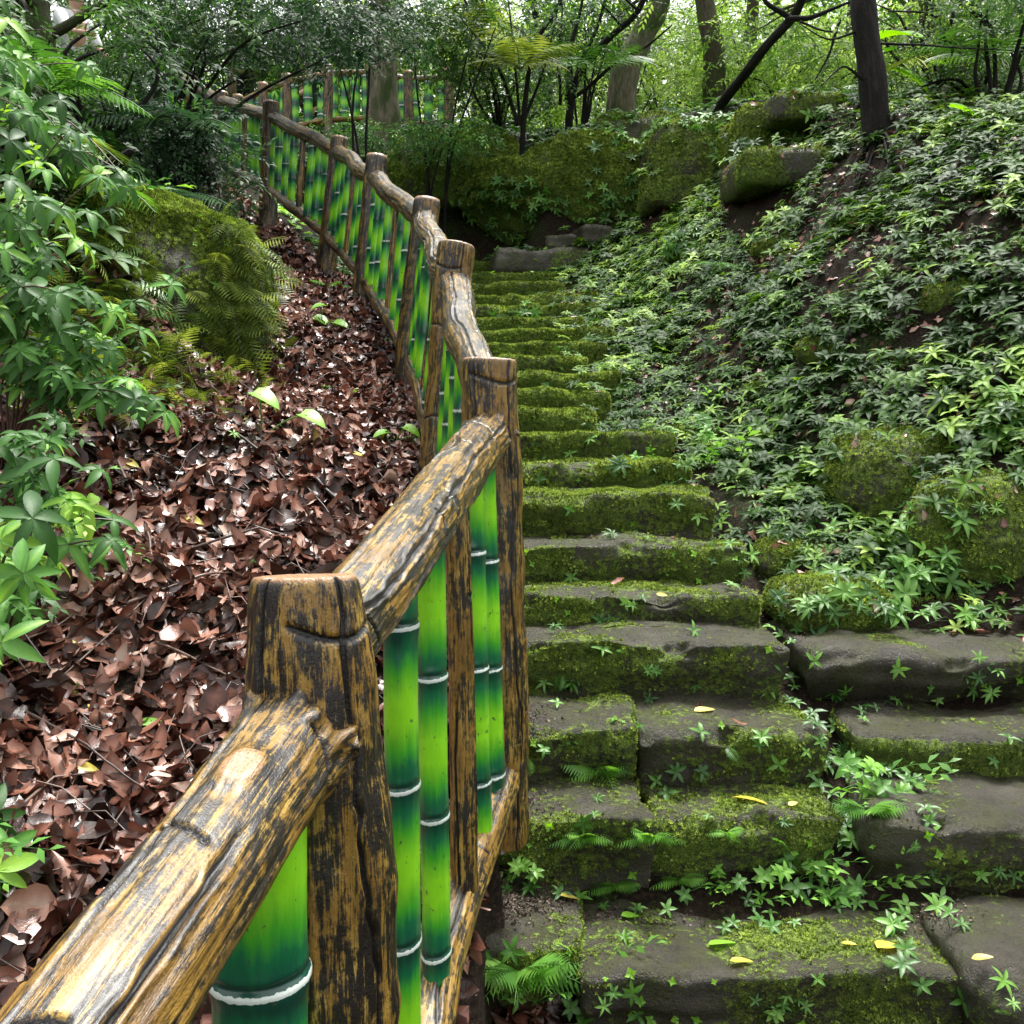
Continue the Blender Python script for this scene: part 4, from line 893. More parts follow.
for h_ in [(250, 560, 30, 'oval', 'seedling on the litter slope behind the near post'), (60, 690, 40, 'fern', 'small fern on the litter at the left below the pale twig'), (222, 445, 26, 'whorl', 'seedling in the litter left of the bright broad leaved plant'),
           (345, 400, 26, 'oval', 'seedling on the litter near the railing, above the bright plant'), (100, 580, 18, 'oval', 'tiny light green seedling under the left shrub'), (330, 290, 30, 'fern', 'little fern at the railing foot high on the litter slope'),
           (290, 275, 26, 'oval', 'seedling high on the litter path right of the moss mound'), (395, 345, 26, 'whorl', 'seedling beside the railing footing halfway up')]: herb(*h_, group='seedlings on the litter slope')
H2 = [(810, 600, 60, 'whorl', 'herb on top of the low bright green mossy rock'), (860, 610, 80, 'whorl', 'leafy herb lying over the mossy rock right of the fifth step'), (905, 590, 90, 'whorl', 'light green herb in front of the large rounded boulder'),
      (940, 570, 80, 'whorl', 'herb at the foot of the large boulder'), (900, 545, 70, 'whorl', 'dark herb in the cleft under the large boulder'), (955, 620, 70, 'whorl', 'herb patch right of the mossy rock, above the wide slab'),
      (985, 590, 60, 'whorl', 'herb under the big boulder at the right edge'), (700, 448, 60, 'oval', 'yellow green oval leaved herb beside the ninth step'), (730, 465, 70, 'oval', 'broad leaved herb above the seventh step right end'),
      (690, 415, 50, 'oval', 'broad leaved herb right of the tenth step'), (770, 510, 50, 'whorl', 'herb between bright rock and long mossy rock'), (850, 540, 40, 'whorl', 'herb left of the large boulder foot'),
      (740, 560, 40, 'whorl', 'herb by the sixth step corner on the ground'), (1000, 430, 75, 'whorl', 'pale herb clump at the right edge above the boulders'), (640, 460, 40, 'oval', 'herb at the ninth riser right corner')]
for h_ in H2: herb(*h_, group='herbs among the rocks right of the steps')
# fallen yellow leaves
FL = [(888, 948, 44, 'bright yellow leaf lying near the right end of the lowest step'), (724, 946, 36, 'pale green fallen leaf curled in the middle of the lowest step'), (742, 964, 26, 'small pale leaf in front of the curled leaf on the lowest step'),
      (850, 947, 16, 'small green yellow leaf left of the bright yellow leaf'), (750, 802, 40, 'torn yellow leaf on the second step tread'), (793, 806, 15, 'tiny yellow leaf right of the torn leaf on the second step'),
      (705, 712, 26, 'yellow leaf on the third step tread'), (570, 900, 26, 'orange brown leaf on the debris by the lowest step'), (630, 918, 24, 'green leaf lying at the left slab of the lowest step'), (662, 596, 12, 'yellow leaf on the fifth step'),
      (86, 773, 26, 'yellow heart leaf on the litter left of the near post'), (95, 717, 20, 'small yellow leaf among litter above the heart leaf'), (72, 652, 24, 'yellow leaf with a torn edge on the upper left litter'),
      (153, 728, 24, 'green leaf lying on brown litter left of the rail'), (134, 468, 18, 'yellow leaf hanging in the twigs above the litter'), (380, 555, 16, 'pale green leaf by the rail on the litter'), (985, 965, 22, 'pale leaf at the right end of the lowest step'), (358, 460, 16, 'yellow leaf on litter beside the railing middle'), (195, 525, 22, 'yellow brown leaf in the middle of the litter slope')]
for k, (px, py, sz, lb) in enumerate(FL):
    p, n = hit(px, py); b = Bag(); s = sz * p[1] / 1024; d = nrm(np.array([1, .5 * RNG.normal(), .1])); d = d - n * np.dot(d, n)
    V, Q, W3 = leaf_tpl(7, .42, .1, .12, 'ovate'); V = V - np.array([.5, 0, 0]); b.inst((V, Q, W3), frames(d[None], (n + .1 * rand_unit(1)[0])[None], [s]), (p + n * (.012 if k < 10 else .03))[None], np.array([.3 + .5 * RNG.random()]))
    o = b.make('fallen_leaf', M['leaf_lime'] if 'green' in lb and 'yellow' not in lb else M['yellow_leaf'], loc=tuple(p)); tag(o, lb, 'fallen leaf', 'leaves fallen on the steps and litter')

# ------------------------------------------------------------------ twigs and dead branches on the left slope
def twig_thing(pts, r, label, col=.5, lift=.03, seed=0):
    A = [hit(x, y)[0] + np.array([0, -.02, lift * (1 + .6 * math.sin(i * 2.1))]) for i, (x, y) in enumerate(pts)]
    t = np.linspace(0, len(A) - 1, 5 * len(A)); A = np.array(A); C = np.stack([np.interp(t, range(len(A)), A[:, k]) for k in range(3)], -1); C += .012 * fbm(C * 6, 2, 5)[:, None] * np.array([1, .5, 1])
    b = Bag(); b.add(*polytube(C, r, r * .45, 6, col)); o = b.make('fallen_branch', M['twig'], loc=tuple(A[0])); tag(o, label, 'branch', 'dead twigs lying on the left slope')
TW = [([(0, 398), (60, 440), (110, 470), (160, 505)], .008, 'dark branch running down the upper left of the slope', .2), ([(120, 470), (150, 540), (170, 640), (185, 690)], .007, 'purple brown stick hanging down the middle of the slope', .6),
      ([(70, 415), (130, 420), (190, 435), (270, 455)], .004, 'thin reddish twig lying across the slope under the ferns', .6), ([(150, 403), (180, 402), (210, 410), (250, 412)], .010, 'pale bent root below the mound of moss', .8),
      ([(0, 660), (60, 640), (100, 600)], .004, 'pale thin twig at the far left edge', .9), ([(60, 690), (110, 650), (150, 600)], .004, 'grey twig slanting up in the upper litter', .7),
      ([(70, 930), (110, 850), (150, 780), (180, 720)], .004, 'thin brown twig slanting behind the near rail', .4), ([(0, 640), (40, 690), (100, 730), (140, 745)], .004, 'fine reddish twig at left middle of the litter', .5),
      ([(305, 470), (330, 500), (360, 520), (385, 535)], .009, 'dark root near the rail in the litter', .3), ([(20, 820), (60, 790), (95, 775)], .005, 'tan stick under the yellow heart leaf', .8),
      ([(250, 640), (215, 655), (190, 700)], .004, 'small twig left of the near post', .8), ([(60, 560), (110, 535), (165, 520)], .004, 'straight pale twig at the left under shrub leaves', .9),
      ([(130, 610), (200, 590), (235, 575)], .007, 'broken pale stick left of the near post top', .85), ([(0, 610), (30, 650), (80, 700)], .006, 'dark slanting stick in the left litter', .2), ([(20, 445), (90, 400), (130, 380)], .006, 'dark stem leaning at the left bank foot', .2)]
TW += [([(200, 430), (240, 445), (300, 480), (330, 520)], .008, 'dark wet root crossing the litter below the bright broad leaved plant', .3), ([(90, 520), (130, 560), (150, 620)], .004, 'thin curved twig left of the purple brown stick', .7),
       ([(30, 720), (90, 760), (160, 800)], .005, 'brown twig running down toward the near rail', .4), ([(160, 650), (230, 690)], .005, 'short pale stick beside the near post', .9), ([(180, 560), (260, 540), (340, 555)], .006, 'grey branch lying behind the near post top', .6)]
for a, b, c, d in TW: twig_thing(a, b, c, d)
bag = Bag()
for _ in range(900):
    x = RNG.uniform(-2.8, -.3); y = RNG.uniform(1.8, 8); L = XF(y) - x
    if L < 0 or L > LM(y) + .5: continue
    p, n = drop(x, y); d = nrm(np.array([RNG.normal(), RNG.normal() * .7, 0.25 * RNG.normal()])); l = RNG.uniform(.08, .35); q = p + d * l; q[2] = height(q[0], q[1]) + .03 * RNG.random() + .01; m_ = (p + q) / 2 + .03 * rand_unit(1)[0]
    bag.add(*polytube([p + [0, 0, .02], m_ + [0, 0, .03], q], .0028, .0012, 4, RNG.random()))
struct(bag.make('twig_litter', M['twig']), 'stuff')
# ------------------------------------------------------------------ shrubs of the left foreground
GAPS = [(44, 106, -22, 46, 11.0), (44, 106, -22, 46, 11.0), (250, 436, 66, 116, 14.3), (374, 398, 30, 125, 13.8), (165, 262, 60, 112, 10.6), (278, 300, 66, 125, 14.3)]
def clear(P):
    """openings in the foliage where the photo shows the person, the upper railing and the pale trunk"""
    v = P[:, 1] * _cp - P[:, 2] * _sp; u = 512 + 1024 * P[:, 0] / np.maximum(v, .1); w_ = 512 - 1024 * (P[:, 2] * _cp + P[:, 1] * _sp) / np.maximum(v, .1)
    k = np.ones(len(P), bool)
    for a, b, c, d, Y in GAPS: k &= ~((u > a) & (u < b) & (w_ > c) & (w_ < d) & (P[:, 1] < Y) & (RNG.random(len(P)) < .86))
    return k
def bez(a, b, c, n=12):
    t = np.linspace(0, 1, n)[:, None]; return (1 - t) ** 2 * a + 2 * t * (1 - t) * b + t ** 2 * c
WH = []
for nl in (5, 6, 7, 5):          # drooping whorl of long leaflets
    parts = []
    for i in range(nl):
        a = i * 6.283 / nl + .4 * g_.random(); e = .1 - .3 * g_.random(); parts.append(place(leaf_tpl(7, .3 + .08 * g_.random(), .2, .35 + .3 * g_.random()), (math.cos(a) * math.cos(e), math.sin(a) * math.cos(e), math.sin(e)), (0, 0, 1), .8 + .4 * g_.random(), (0, 0, 0), .16 * g_.random() - .08))
    WH.append(join(parts))
def shrub(root, targets, lsz, label, group, name='leafy_shrub', mat='leaf_front', stemr=.006, whorls=3):
    e = empty(name, root); tag(e, label, 'shrub', group); st = Bag(); lf = Bag(); root = np.array(root)
    for tg in targets:
        tg = np.array(tg); mid = (root + tg) / 2 + np.array([0, 0, .35 * np.linalg.norm(tg - root)]) + .06 * RNG.normal(size=3); C = bez(root, mid, tg, 14)
        st.add(*polytube(C, stemr, stemr * .4, 5, .6))
        for k in range(whorls):
            t = 13 - k * 3; p = C[t]
            if not clear(p[None] + 0.0).all(): continue
            dirn = nrm(C[t] - C[t - 1]); up = nrm(dirn * .5 + np.array([0, -.35, .75]) + .3 * rand_unit(1)[0]); lf.inst(WH[RNG.integers(len(WH))], rand_frames(up[None], [lsz * RNG.uniform(.75, 1.2)]), p[None], np.array([np.clip(.42 + .33 * RNG.normal(), 0, 1)]))
            for _ in range(1):    # side leaves
                d = nrm(dirn + .9 * rand_unit(1)[0]); lf.inst(TWF[RNG.integers(2)], frames(d[None], np.array([[0, -.2, 1.]]), [lsz * 1.5]), C[max(2, t - 1)][None])
    st.make('stem', M['twig'], e); lf.make('foliage', M[mat], e)
GL = 'broad leaved shrubs of the left bank'
def tg_px(lst): return [at(*q) for q in lst] + [at(q[0] + 22 * RNG.normal(), q[1] + 24 * RNG.normal(), q[2] + .15 * RNG.normal()) for q in lst]
def root_px(px, py, Y):
    q = at(px, py, Y); return drop(q[0], q[1])[0] - np.array([0, 0, .03])
shrub(root_px(-80, 560, 3.0), tg_px([(30, 470, 2.9), (70, 500, 2.9), (50, 440, 3.1), (100, 470, 3.0), (20, 520, 2.8), (110, 540, 2.9), (5, 560, 2.7), (60, 420, 3.2), (15, 600, 2.7)]), .088, 'shrub with long drooping leaflets over the litter, left edge, halfway down', GL)
shrub(root_px(10, 470, 3.9), tg_px([(60, 330, 3.6), (110, 350, 3.7), (90, 300, 3.8), (140, 330, 3.9), (30, 300, 3.6), (130, 380, 3.6), (60, 370, 3.5), (100, 400, 3.6), (20, 350, 3.5), (155, 400, 3.8)]), .092, 'shrub with arching leafy stems in front of the moss mound, at the left', GL, whorls=3)
shrub(root_px(-60, 430, 3.9), tg_px([(20, 230, 3.5), (50, 260, 3.6), (60, 210, 3.7), (10, 180, 3.5), (30, 290, 3.4), (80, 240, 3.8), (5, 250, 3.3), (45, 170, 3.7), (85, 290, 3.7)]), .092, 'dense pale green shrub at the left edge a quarter way down the photo', GL)
shrub(root_px(-50, 330, 5.0), tg_px([(15, 110, 4.2), (40, 130, 4.4), (60, 100, 4.6), (20, 60, 4.4), (70, 150, 4.6), (5, 20, 4.2), (95, 175, 4.7), (110, 210, 4.9), (30, 150, 4.3), (120, 190, 5.0)]), .1, 'tall leafy shrub at the upper left edge with long light green leaves', GL)
shrub(root_px(-120, 300, 4.6), tg_px([(0, 0, 4.0), (15, 90, 4.1), (10, 140, 4.0), (45, 30, 4.6), (5, 60, 4.1), (20, 200, 4.1)]), .1, 'shrub at the upper left corner with dark stems', GL)
shrub(root_px(-90, 990, 2.3), tg_px([(5, 850, 2.15), (-10, 880, 2.1), (15, 865, 2.2)]), .1, 'tuft of narrow green leaves at the left edge near the bottom', GL, whorls=2)
shrub(root_px(-20, 700, 2.8), tg_px([(0, 540, 2.5), (5, 600, 2.6), (-5, 640, 2.5)]), .1, 'small shrub tip with hanging leaflets at the left edge above the litter', GL, whorls=1)
# taro like plants on the slope and the bank
def heart_plant(px, py, leaves, label, cat='broad leaved plant', mat='leaf_lime', group=None, sz=.12, Yb=None):
    p, n = hit(px, py); 
    if Yb: q = at(px, py, Yb); p = drop(q[0], q[1])[0]
    e = empty('broad_leaved_plant', p); tag(e, label, cat, group); st = Bag()
    for (lx, ly, ls, tilt) in leaves:
        t = at(lx, ly, p[1] - .05 + .1 * RNG.random()); st.add(*polytube(bez(p, (p + t) / 2 + np.array([0, 0, .05]), t, 7), .004, .0025, 5, .5)); s = ls * p[1] / 1024
        V, Q, W3 = leaf_tpl(9, .8, .12, .35, 'heart'); d = nrm(np.array([math.cos(tilt), -.35, -.25 + .3 * math.sin(tilt)])); b = Bag(); b.inst((V - np.array([.25, 0, 0]), Q, W3), frames(d[None], np.array([[0, -.35, 1.]]), [s]), t[None], np.array([RNG.uniform(.2, .8)])); b.make('leaf', M[mat], e)
    st.make('stem', M['fern'], e)
heart_plant(262, 440, [(260, 394, 32, 0), (307, 415, 30, .2), (310, 458, 30, .5), (230, 438, 26, 2.8), (285, 460, 32, 0), (325, 470, 24, 1)], 'bright broad leaved plant in the middle of the litter slope')
heart_plant(322, 330, [(318, 318, 20, 0), (336, 322, 20, 1), (322, 305, 16, 2)], 'small bright broad leaved plant on the litter under the railing')
heart_plant(395, 445, [(408, 428, 20, 0), (385, 432, 18, 2), (420, 440, 18, .5)], 'small green plant by the footing of the railing')
heart_plant(900, 120, [(890, 35, 48, 1.3), (902, 72, 52, -.3), (937, 62, 26, .6), (880, 50, 40, 2.3)], 'big bright backlit broad leaved plant right of the dark tree trunk', sz=.3, Yb=9.6)
heart_plant(975, 165, [(992, 128, 34, .3), (962, 118, 28, 2.6), (960, 108, 40, 0)], 'broad leaved plant with pale folded leaf on the right bank', Yb=7.6)

# individual larger ferns
def big_fern(p, size, n, label, mat='fern', lean=(0, -.5, .5), group='large ferns among the trees', arc=2.6, rows=None):
    p = np.array(p); b = Bag()
    for i in range(n):
        a = -math.pi / 2 + (i - (n - 1) / 2) * (arc / n) + .15 * RNG.normal(); d = np.array([math.cos(a), math.sin(a), 0]) + np.array(lean) * .6 + np.array([0, 0, .25 * RNG.random()])
        b.inst((rows or FRX)[i % 2], frames(d[None], np.array([[0, -.2, 1.]]), [size * RNG.uniform(.8, 1.15)]), p[None])
    o = b.make('large_fern', M[mat], loc=tuple(p)); tag(o, label, 'fern', group)
big_fern(at(45, 95, 5.6), .5, 8, 'fern with long horizontal fronds at the upper left', arc=2.6, lean=(.9, .1, .45))
big_fern(at(50, 150, 5.3), .62, 6, 'light green fern arching right above the moss mound', arc=1.8, lean=(.6, -.2, .2), mat='fern_yellow')
big_fern(at(95, 190, 5.4), .5, 6, 'fern arching over the top of the moss mound', arc=2.0, lean=(.5, -.2, .1))
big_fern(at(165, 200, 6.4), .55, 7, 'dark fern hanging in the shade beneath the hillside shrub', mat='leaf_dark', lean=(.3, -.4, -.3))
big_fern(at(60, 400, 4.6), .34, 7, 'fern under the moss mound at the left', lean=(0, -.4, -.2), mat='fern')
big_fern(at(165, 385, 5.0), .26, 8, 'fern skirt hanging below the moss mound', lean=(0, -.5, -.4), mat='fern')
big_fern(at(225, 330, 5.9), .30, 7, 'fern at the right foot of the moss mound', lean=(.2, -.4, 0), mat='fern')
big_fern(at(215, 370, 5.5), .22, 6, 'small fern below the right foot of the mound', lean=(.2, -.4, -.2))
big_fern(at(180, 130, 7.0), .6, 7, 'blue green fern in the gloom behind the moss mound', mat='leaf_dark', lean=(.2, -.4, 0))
big_fern(at(715, 265, 8.0), .22, 4, 'light green fern standing among the herbs of the right bank', mat='fern', lean=(.3, -.4, .1))
big_fern(at(860, 330, 6.8), .22, 5, 'little fern in the middle of the right bank herbs', mat='fern', lean=(0, -.5, -.1))
big_fern(at(945, 62, 9.5), .7, 6, 'browning fern hanging behind the bright broad leaves', mat='fern_yellow', rows=FRFAR, lean=(-.2, -.4, 0))
big_fern(at(520, 70, 12.4), .7, 11, 'big spreading fern above the dark hollow', mat='fern_yellow', rows=FRFAR, lean=(0, -.2, .9), arc=5.5)
big_fern(at(470, 45, 13.2), .8, 11, 'pale tree fern crown top centre', mat='fern_yellow', rows=FRFAR, lean=(0, -.1, 1.0), arc=5.5)
big_fern(at(600, 70, 13.0), .7, 7, 'fern between the fern crown and the leaning pale trunk', mat='fern', arc=5.5, lean=(0, -.1, .9), rows=FRFAR)
big_fern(at(985, 60, 8.5), .6, 8, 'fern at the upper right edge under the branches', mat='fern', lean=(-.3, -.2, .8), arc=5, rows=FRFAR)

# ------------------------------------------------------------------ trees
def tubelc(C, R0, n, seed, amp=.08, flare=0):
    T, A, B = tube_frames(C); v = np.concatenate([[0], np.cumsum(np.linalg.norm(np.diff(C, axis=0), axis=1))]); a = np.arange(n) * 2 * np.pi / n
    cs, sn = np.cos(a)[None] * np.ones((len(C), 1)), np.sin(a)[None] * np.ones((len(C), 1)); r = np.array(R0)[:, None] * np.ones(n)
    q = np.stack([cs * r, sn * r, v[:, None] + seed + 0 * cs], -1); r = r * (1 + amp * fbm(q * np.array([14, 14, 4]), 3, seed) * 1.5)
    if flare: r = r * (1 + flare * np.exp(-v / .25)[:, None] * (1 + .6 * np.sin(a * 4 + seed)[None]))
    V = C[:, None] + (cs * r)[..., None] * A[:, None] + (sn * r)[..., None] * B[:, None]
    i = np.arange(len(C) * n).reshape(len(C), n); j = np.roll(i, -1, 1)
    return V.reshape(-1, 3), np.stack([i[:-1], j[:-1], j[1:], i[1:]], -1).reshape(-1, 4), q.reshape(-1, 3)
class Bark:
    def __init__(s): s.V = []; s.Q = []; s.L = []; s.n = 0
    def add(s, V, Q, L): s.V.append(V); s.Q.append(Q + s.n); s.L.append(L); s.n += len(V)
    def make(s, nm, mat, par): return mk(nm, np.concatenate(s.V), np.concatenate(s.Q), mat=mat, parent=par, vecs={'lc': np.concatenate(s.L)})
def curve(pts, n=20, wob=.04, seed=0):
    pts = np.array(pts, float); t = np.linspace(0, len(pts) - 1, n); k = np.arange(len(pts))
    C = np.stack([np.interp(t, k, pts[:, i]) for i in range(3)], -1)
    for _ in range(2): C[1:-1] = (C[:-2] + C[1:-1] * 2 + C[2:]) / 4
    L = np.linalg.norm(pts[-1] - pts[0]); return C + wob * L * .3 * np.stack([vnoise(np.stack([t * 1.3 + seed, t * 0 + i * 7, t * 0], -1), 31) for i in range(3)], -1) * np.sin(np.pi * t / t[-1])[:, None]
def crown_leaves(bag, centers, rad, n, size, tpls, drop_=.15, flat=.7):
    centers = np.array(centers); idx = RNG.integers(0, len(centers), n); off = rand_unit(n) * (RNG.random((n, 1)) ** .45) * rad * np.array([1, 1, flat]); P = centers[idx] + off
    keep = clear(P); P = P[keep]; off = off[keep]; n = len(P)
    d = nrm(nrm(off) * np.array([1, 1, .5]) + .6 * rand_unit(n) - np.array([0, 0, drop_])); up = nrm(np.array([0, 0, 1.]) + .45 * rand_unit(n)); w_ = RNG.integers(0, len(tpls), n); Fm = frames(d, up, size * RNG.uniform(.7, 1.3, n))
    rnd = np.clip(.45 + .4 * fbm(P * (.9 / max(rad, .3)) + 3, 2, 8) + .15 * RNG.normal(size=n), 0, 1)
    for k in range(len(tpls)): q = w_ == k; bag.inst(tpls[k], Fm[q], P[q], rnd[q])
GT = 'woodland trees around the steps'
def tree(base, pts, r0, r1, label, bark='bark_mid', leaf='leaf_mid', limbs=6, limb_len=2.0, nleaf=260, lsz=.34, crown_r=1.0, name='woodland_tree', n=24, seg=14, flare=.5, limb_from=.45, extra=(), cat='tree', group=GT, flat=.7, seed=0, upness=.4):
    e = empty(name, base); tag(e, label, cat, group); bk = Bark(); P = [np.array(base) - np.array([0, 0, .35])] + [np.array(q) for q in pts]
    C = curve(P, n, .03, seed); bk.add(*tubelc(C, np.linspace(r0, r1, n), seg, seed, .09, flare)); ends = [C[-1]]
    for k in range(limbs):
        t = limb_from + (1 - limb_from) * (k + RNG.random()) / limbs; i = min(n - 2, int(t * (n - 1))); a = RNG.random() * 6.283 if seed % 2 else k * 2.4 + seed; L = limb_len * RNG.uniform(.6, 1.1)
        d = np.array([math.cos(a), math.sin(a), upness + .3 * RNG.normal()]); q = C[i] + nrm(d) * L; m_ = C[i] + nrm(d) * L * .5 + np.array([0, 0, .12 * L]); cc = curve([C[i], m_, q], 8, .1, k + seed)
        rr = np.interp(t, [0, 1], [r0, r1]) * .45; bk.add(*tubelc(cc, np.linspace(rr, rr * .25, 8), 6, k, .05)); ends += [cc[-1], cc[5]]
        for _ in range(2):
            q2 = cc[5] + nrm(rand_unit(1)[0] + d) * L * .5; c2 = curve([cc[4], (cc[4] + q2) / 2, q2], 5, .1, k); bk.add(*tubelc(c2, np.linspace(rr * .35, rr * .1, 5), 4, k, .03)); ends.append(q2)
    for ex, er in extra:
        cc = curve(ex, 14, .08, seed + len(ends)); bk.add(*tubelc(cc, np.linspace(er, er * .3, 14), 8, seed, .06))
    bk.make('trunk', M[bark], e)
    if nleaf:
        b = Bag(); crown_leaves(b, ends, crown_r, nleaf, lsz, TWG, flat=flat); b.make('crown', M[leaf], e)
def gnd(px, py, Y):
    q = at(px, py, Y); return drop(q[0], q[1])[0]
def up_(px, py, Y): return at(px, py, Y)
tree(gnd(881, 160, 8.3), [up_(876, 100, 8.3), up_(868, 40, 8.35), up_(862, -40, 8.4), up_(850, -260, 8.6), up_(840, -480, 9.0)], .11, .08, 'tree with straight black wet trunk on the right bank', 'bark_dark', 'leaf_mid', 8, 2.2, 200, .36, 1.0, limb_from=.72, n=34, seg=26, flare=.55,
     extra=[([gnd(881, 150, 8.3), hit((881 + rx_) / 2, (150 + ry_) / 2)[0] + [0, 0, .03], hit(rx_, ry_)[0] + [0, 0, .02]], .013) for rx_, ry_ in ((835, 185), (800, 225), (780, 250), (850, 210), (905, 190), (940, 205), (822, 250))] +
     [([up_(874, 90, 8.3), up_(845, 62, 8.2), up_(822, 85, 8.1)], .014), ([up_(868, 45, 8.3), up_(920, 42, 8.2), up_(1000, 50, 8.0)], .013), ([up_(864, 30, 8.3), up_(830, 40, 8.3), up_(800, 24, 8.3)], .012)])
tree(at(704, 168, 13.1), [up_(714, 112, 13.0), up_(758, 60, 12), up_(797, 16, 11.6), up_(820, -60, 11.2), up_(835, -200, 10.9)], .07, .035, 'thin dark tree leaning right above the rock wall', 'bark_dark', 'leaf_bright', 5, 1.6, 110, .34, .9, limb_from=.7, n=26, seg=12,
     extra=[([up_(785, 20, 11.1), up_(815, 16, 11), up_(850, 2, 10.9)], .04), ([up_(790, 18, 11.1), up_(765, 0, 11), up_(750, -30, 10.9)], .035), ([up_(800, 22, 10.9), up_(825, 30, 10.8), up_(850, 34, 10.7)], .015), ([up_(840, 20, 10.8), up_(830, 55, 10.8), up_(815, 80, 10.8)], .018)])
tree(gnd(390, 128, 14.0), [up_(385, 90, 14.0), up_(384, 20, 14.0), up_(380, -60, 14.1), up_(376, -200, 14.4)], .20, .12, 'tree with pale mottled straight trunk in front of the upper railing', 'bark_pale', 'leaf_dark', 8, 2.4, 240, .4, 1.1, limb_from=.5, seg=20, flare=.25, seed=2)
tree(gnd(618, 98, 14.2), [up_(622, 80, 14.2), up_(640, 45, 14.2), up_(656, 10, 14.2), up_(668, -60, 14.3), up_(672, -190, 14.4)], .21, .11, 'tree with pale rough trunk leaning right at the top centre', 'bark_pale', 'leaf_mid', 7, 2.2, 190, .38, 1.0, limb_from=.6, seg=20, flare=.4, seed=4)
tree(gnd(716, 105, 16.5), [up_(716, 70, 16.5), up_(706, 20, 16.5), up_(698, -50, 16.6), up_(695, -170, 16.8)], .2, .11, 'tree with brown trunk right of the leaning pale trunk', 'bark_mid', 'leaf_bright', 7, 2.3, 300, .38, 1.1, limb_from=.6, seg=16, seed=6)
tree(gnd(566, 105, 13.6), [up_(572, 80, 13.6), up_(600, 45, 13.4), up_(640, 10, 13.2), up_(660, -60, 13.1)], .055, .03, 'small tree with several dark stems fanning out at the top centre', 'bark_dark', 'leaf_mid', 4, 1.0, 90, .34, .8, limb_from=.6, n=20, seg=9, seed=9,
     extra=[([up_(567, 100, 13.6), up_(574, 40, 13.5), up_(588, -40, 13.5)], .04), ([up_(567, 100, 13.6), up_(590, 50, 13.6), up_(612, -30, 13.6)], .045), ([up_(560, 105, 13.6), up_(560, 50, 13.6), up_(562, -30, 13.6)], .025), ([up_(570, 100, 13.6), up_(628, 58, 13.3), up_(672, 25, 13.0)], .03)])
tree(gnd(520, 125, 12.9), [up_(524, 100, 12.9), up_(528, 50, 12.9), up_(565, 0, 12.8), up_(575, -70, 12.8)], .035, .02, 'thin stemmed shrub growing on the mossy bank above the hollow', 'bark_dark', 'leaf_mid', 4, .8, 130, .3, .6, limb_from=.4, n=16, seg=8, seed=11, name='thin_stemmed_shrub', cat='shrub',
     extra=[([up_(518, 125, 12.9), up_(500, 70, 12.9), up_(462, 20, 12.8)], .03), ([up_(520, 125, 12.9), up_(512, 50, 12.9), up_(505, -20, 12.9)], .02), ([up_(522, 125, 12.9), up_(545, 60, 12.8), up_(560, 0, 12.7)], .022)])
tree(gnd(935, 120, 13), [up_(936, 60, 13), up_(930, 10, 13), up_(925, -60, 13.1), up_(922, -170, 13.4)], .19, .1, 'tree with brown trunk behind the bright broad leaves at the right', 'bark_mid', 'leaf_mid', 8, 2.2, 420, .38, 1.1, limb_from=.3, seg=16, seed=8)
tree(gnd(40, 110, 8.6), [up_(40, 40, 8.6), up_(36, 0, 8.6), up_(45, -100, 8.7), up_(40, -300, 9)], .11, .07, 'tree with brown trunk in the upper left corner', 'bark_mid', 'leaf_mid', 9, 1.7, 500, .32, .9, limb_from=.15, seg=14, seed=10)
tree(gnd(1040, 130, 11), [up_(1040, 40, 11), up_(1030, -60, 11), up_(1025, -200, 11)], .14, .08, 'tree at the upper right edge with twigs reaching in', 'bark_dark', 'leaf_mid', 9, 2.0, 520, .34, 1.0, limb_from=.15, seg=12, seed=12)
# small leaved dark tree whose sprays hang over the railing at the top left
GS = 'bushes of the wooded slope'
def bush(px, py, Y, rx, rz, n, label, leaf='leaf_dark', lsz=.24, tpl=None, ry=None, bx=None, name='bush', cat='bush', group=GS, hang=.2, stems=7, Yb=None):
    c = at(px, py, Y); b0 = drop(at(bx if bx is not None else px, py, Y)[0], c[1])[0] ; e = empty(name, b0); tag(e, label, cat, group); bk = Bark(); ends = []
    for k in range(stems):
        o = rand_unit(1)[0] * np.array([rx, ry or rx * .7, rz]) * RNG.uniform(.3, .85); q = c + o; m_ = (b0 + q) / 2 + np.array([0, 0, .2]) + .15 * RNG.normal(size=3); cc = curve([b0 - [0, 0, .1], m_, q], 10, .06, k); bk.add(*tubelc(cc, np.linspace(.022, .007, 10), 5, k, .03)); ends += [cc[-1], cc[7]]
    bk.make('stem', M['bark_dark'], e); b = Bag(); P = c + rand_unit(n) * (RNG.random((n, 1)) ** .4) * np.array([rx, ry or rx * .7, rz]); keep = fbm(P * 1.6 / max(rx, .5), 3, int(px)) > -.22; P = P[keep]; n = len(P)
    keep = clear(P); P = P[keep]; n = len(P)
    d = nrm(rand_unit(n) * np.array([1, 1, .5]) + np.array([0, -.35, -hang])); up = nrm(np.array([0, -.3, 1.]) + .4 * rand_unit(n)); Fm = frames(d, up, lsz * RNG.uniform(.7, 1.3, n)); T_ = tpl or TWG; w_ = RNG.integers(0, len(T_), n); rnd = np.clip(.45 + .45 * fbm(P * 2.2, 3, 8) + .15 * RNG.normal(size=n), 0, 1)
    for k in range(len(T_)): s_ = w_ == k; b.inst(T_[k], Fm[s_], P[s_], rnd[s_])
    b.make('foliage', M[leaf], e)
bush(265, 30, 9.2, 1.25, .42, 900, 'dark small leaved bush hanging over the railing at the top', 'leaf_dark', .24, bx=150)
bush(180, 110, 8.0, .5, .55, 420, 'dark green bush left of the far end of the railing', 'leaf_dark', .24)
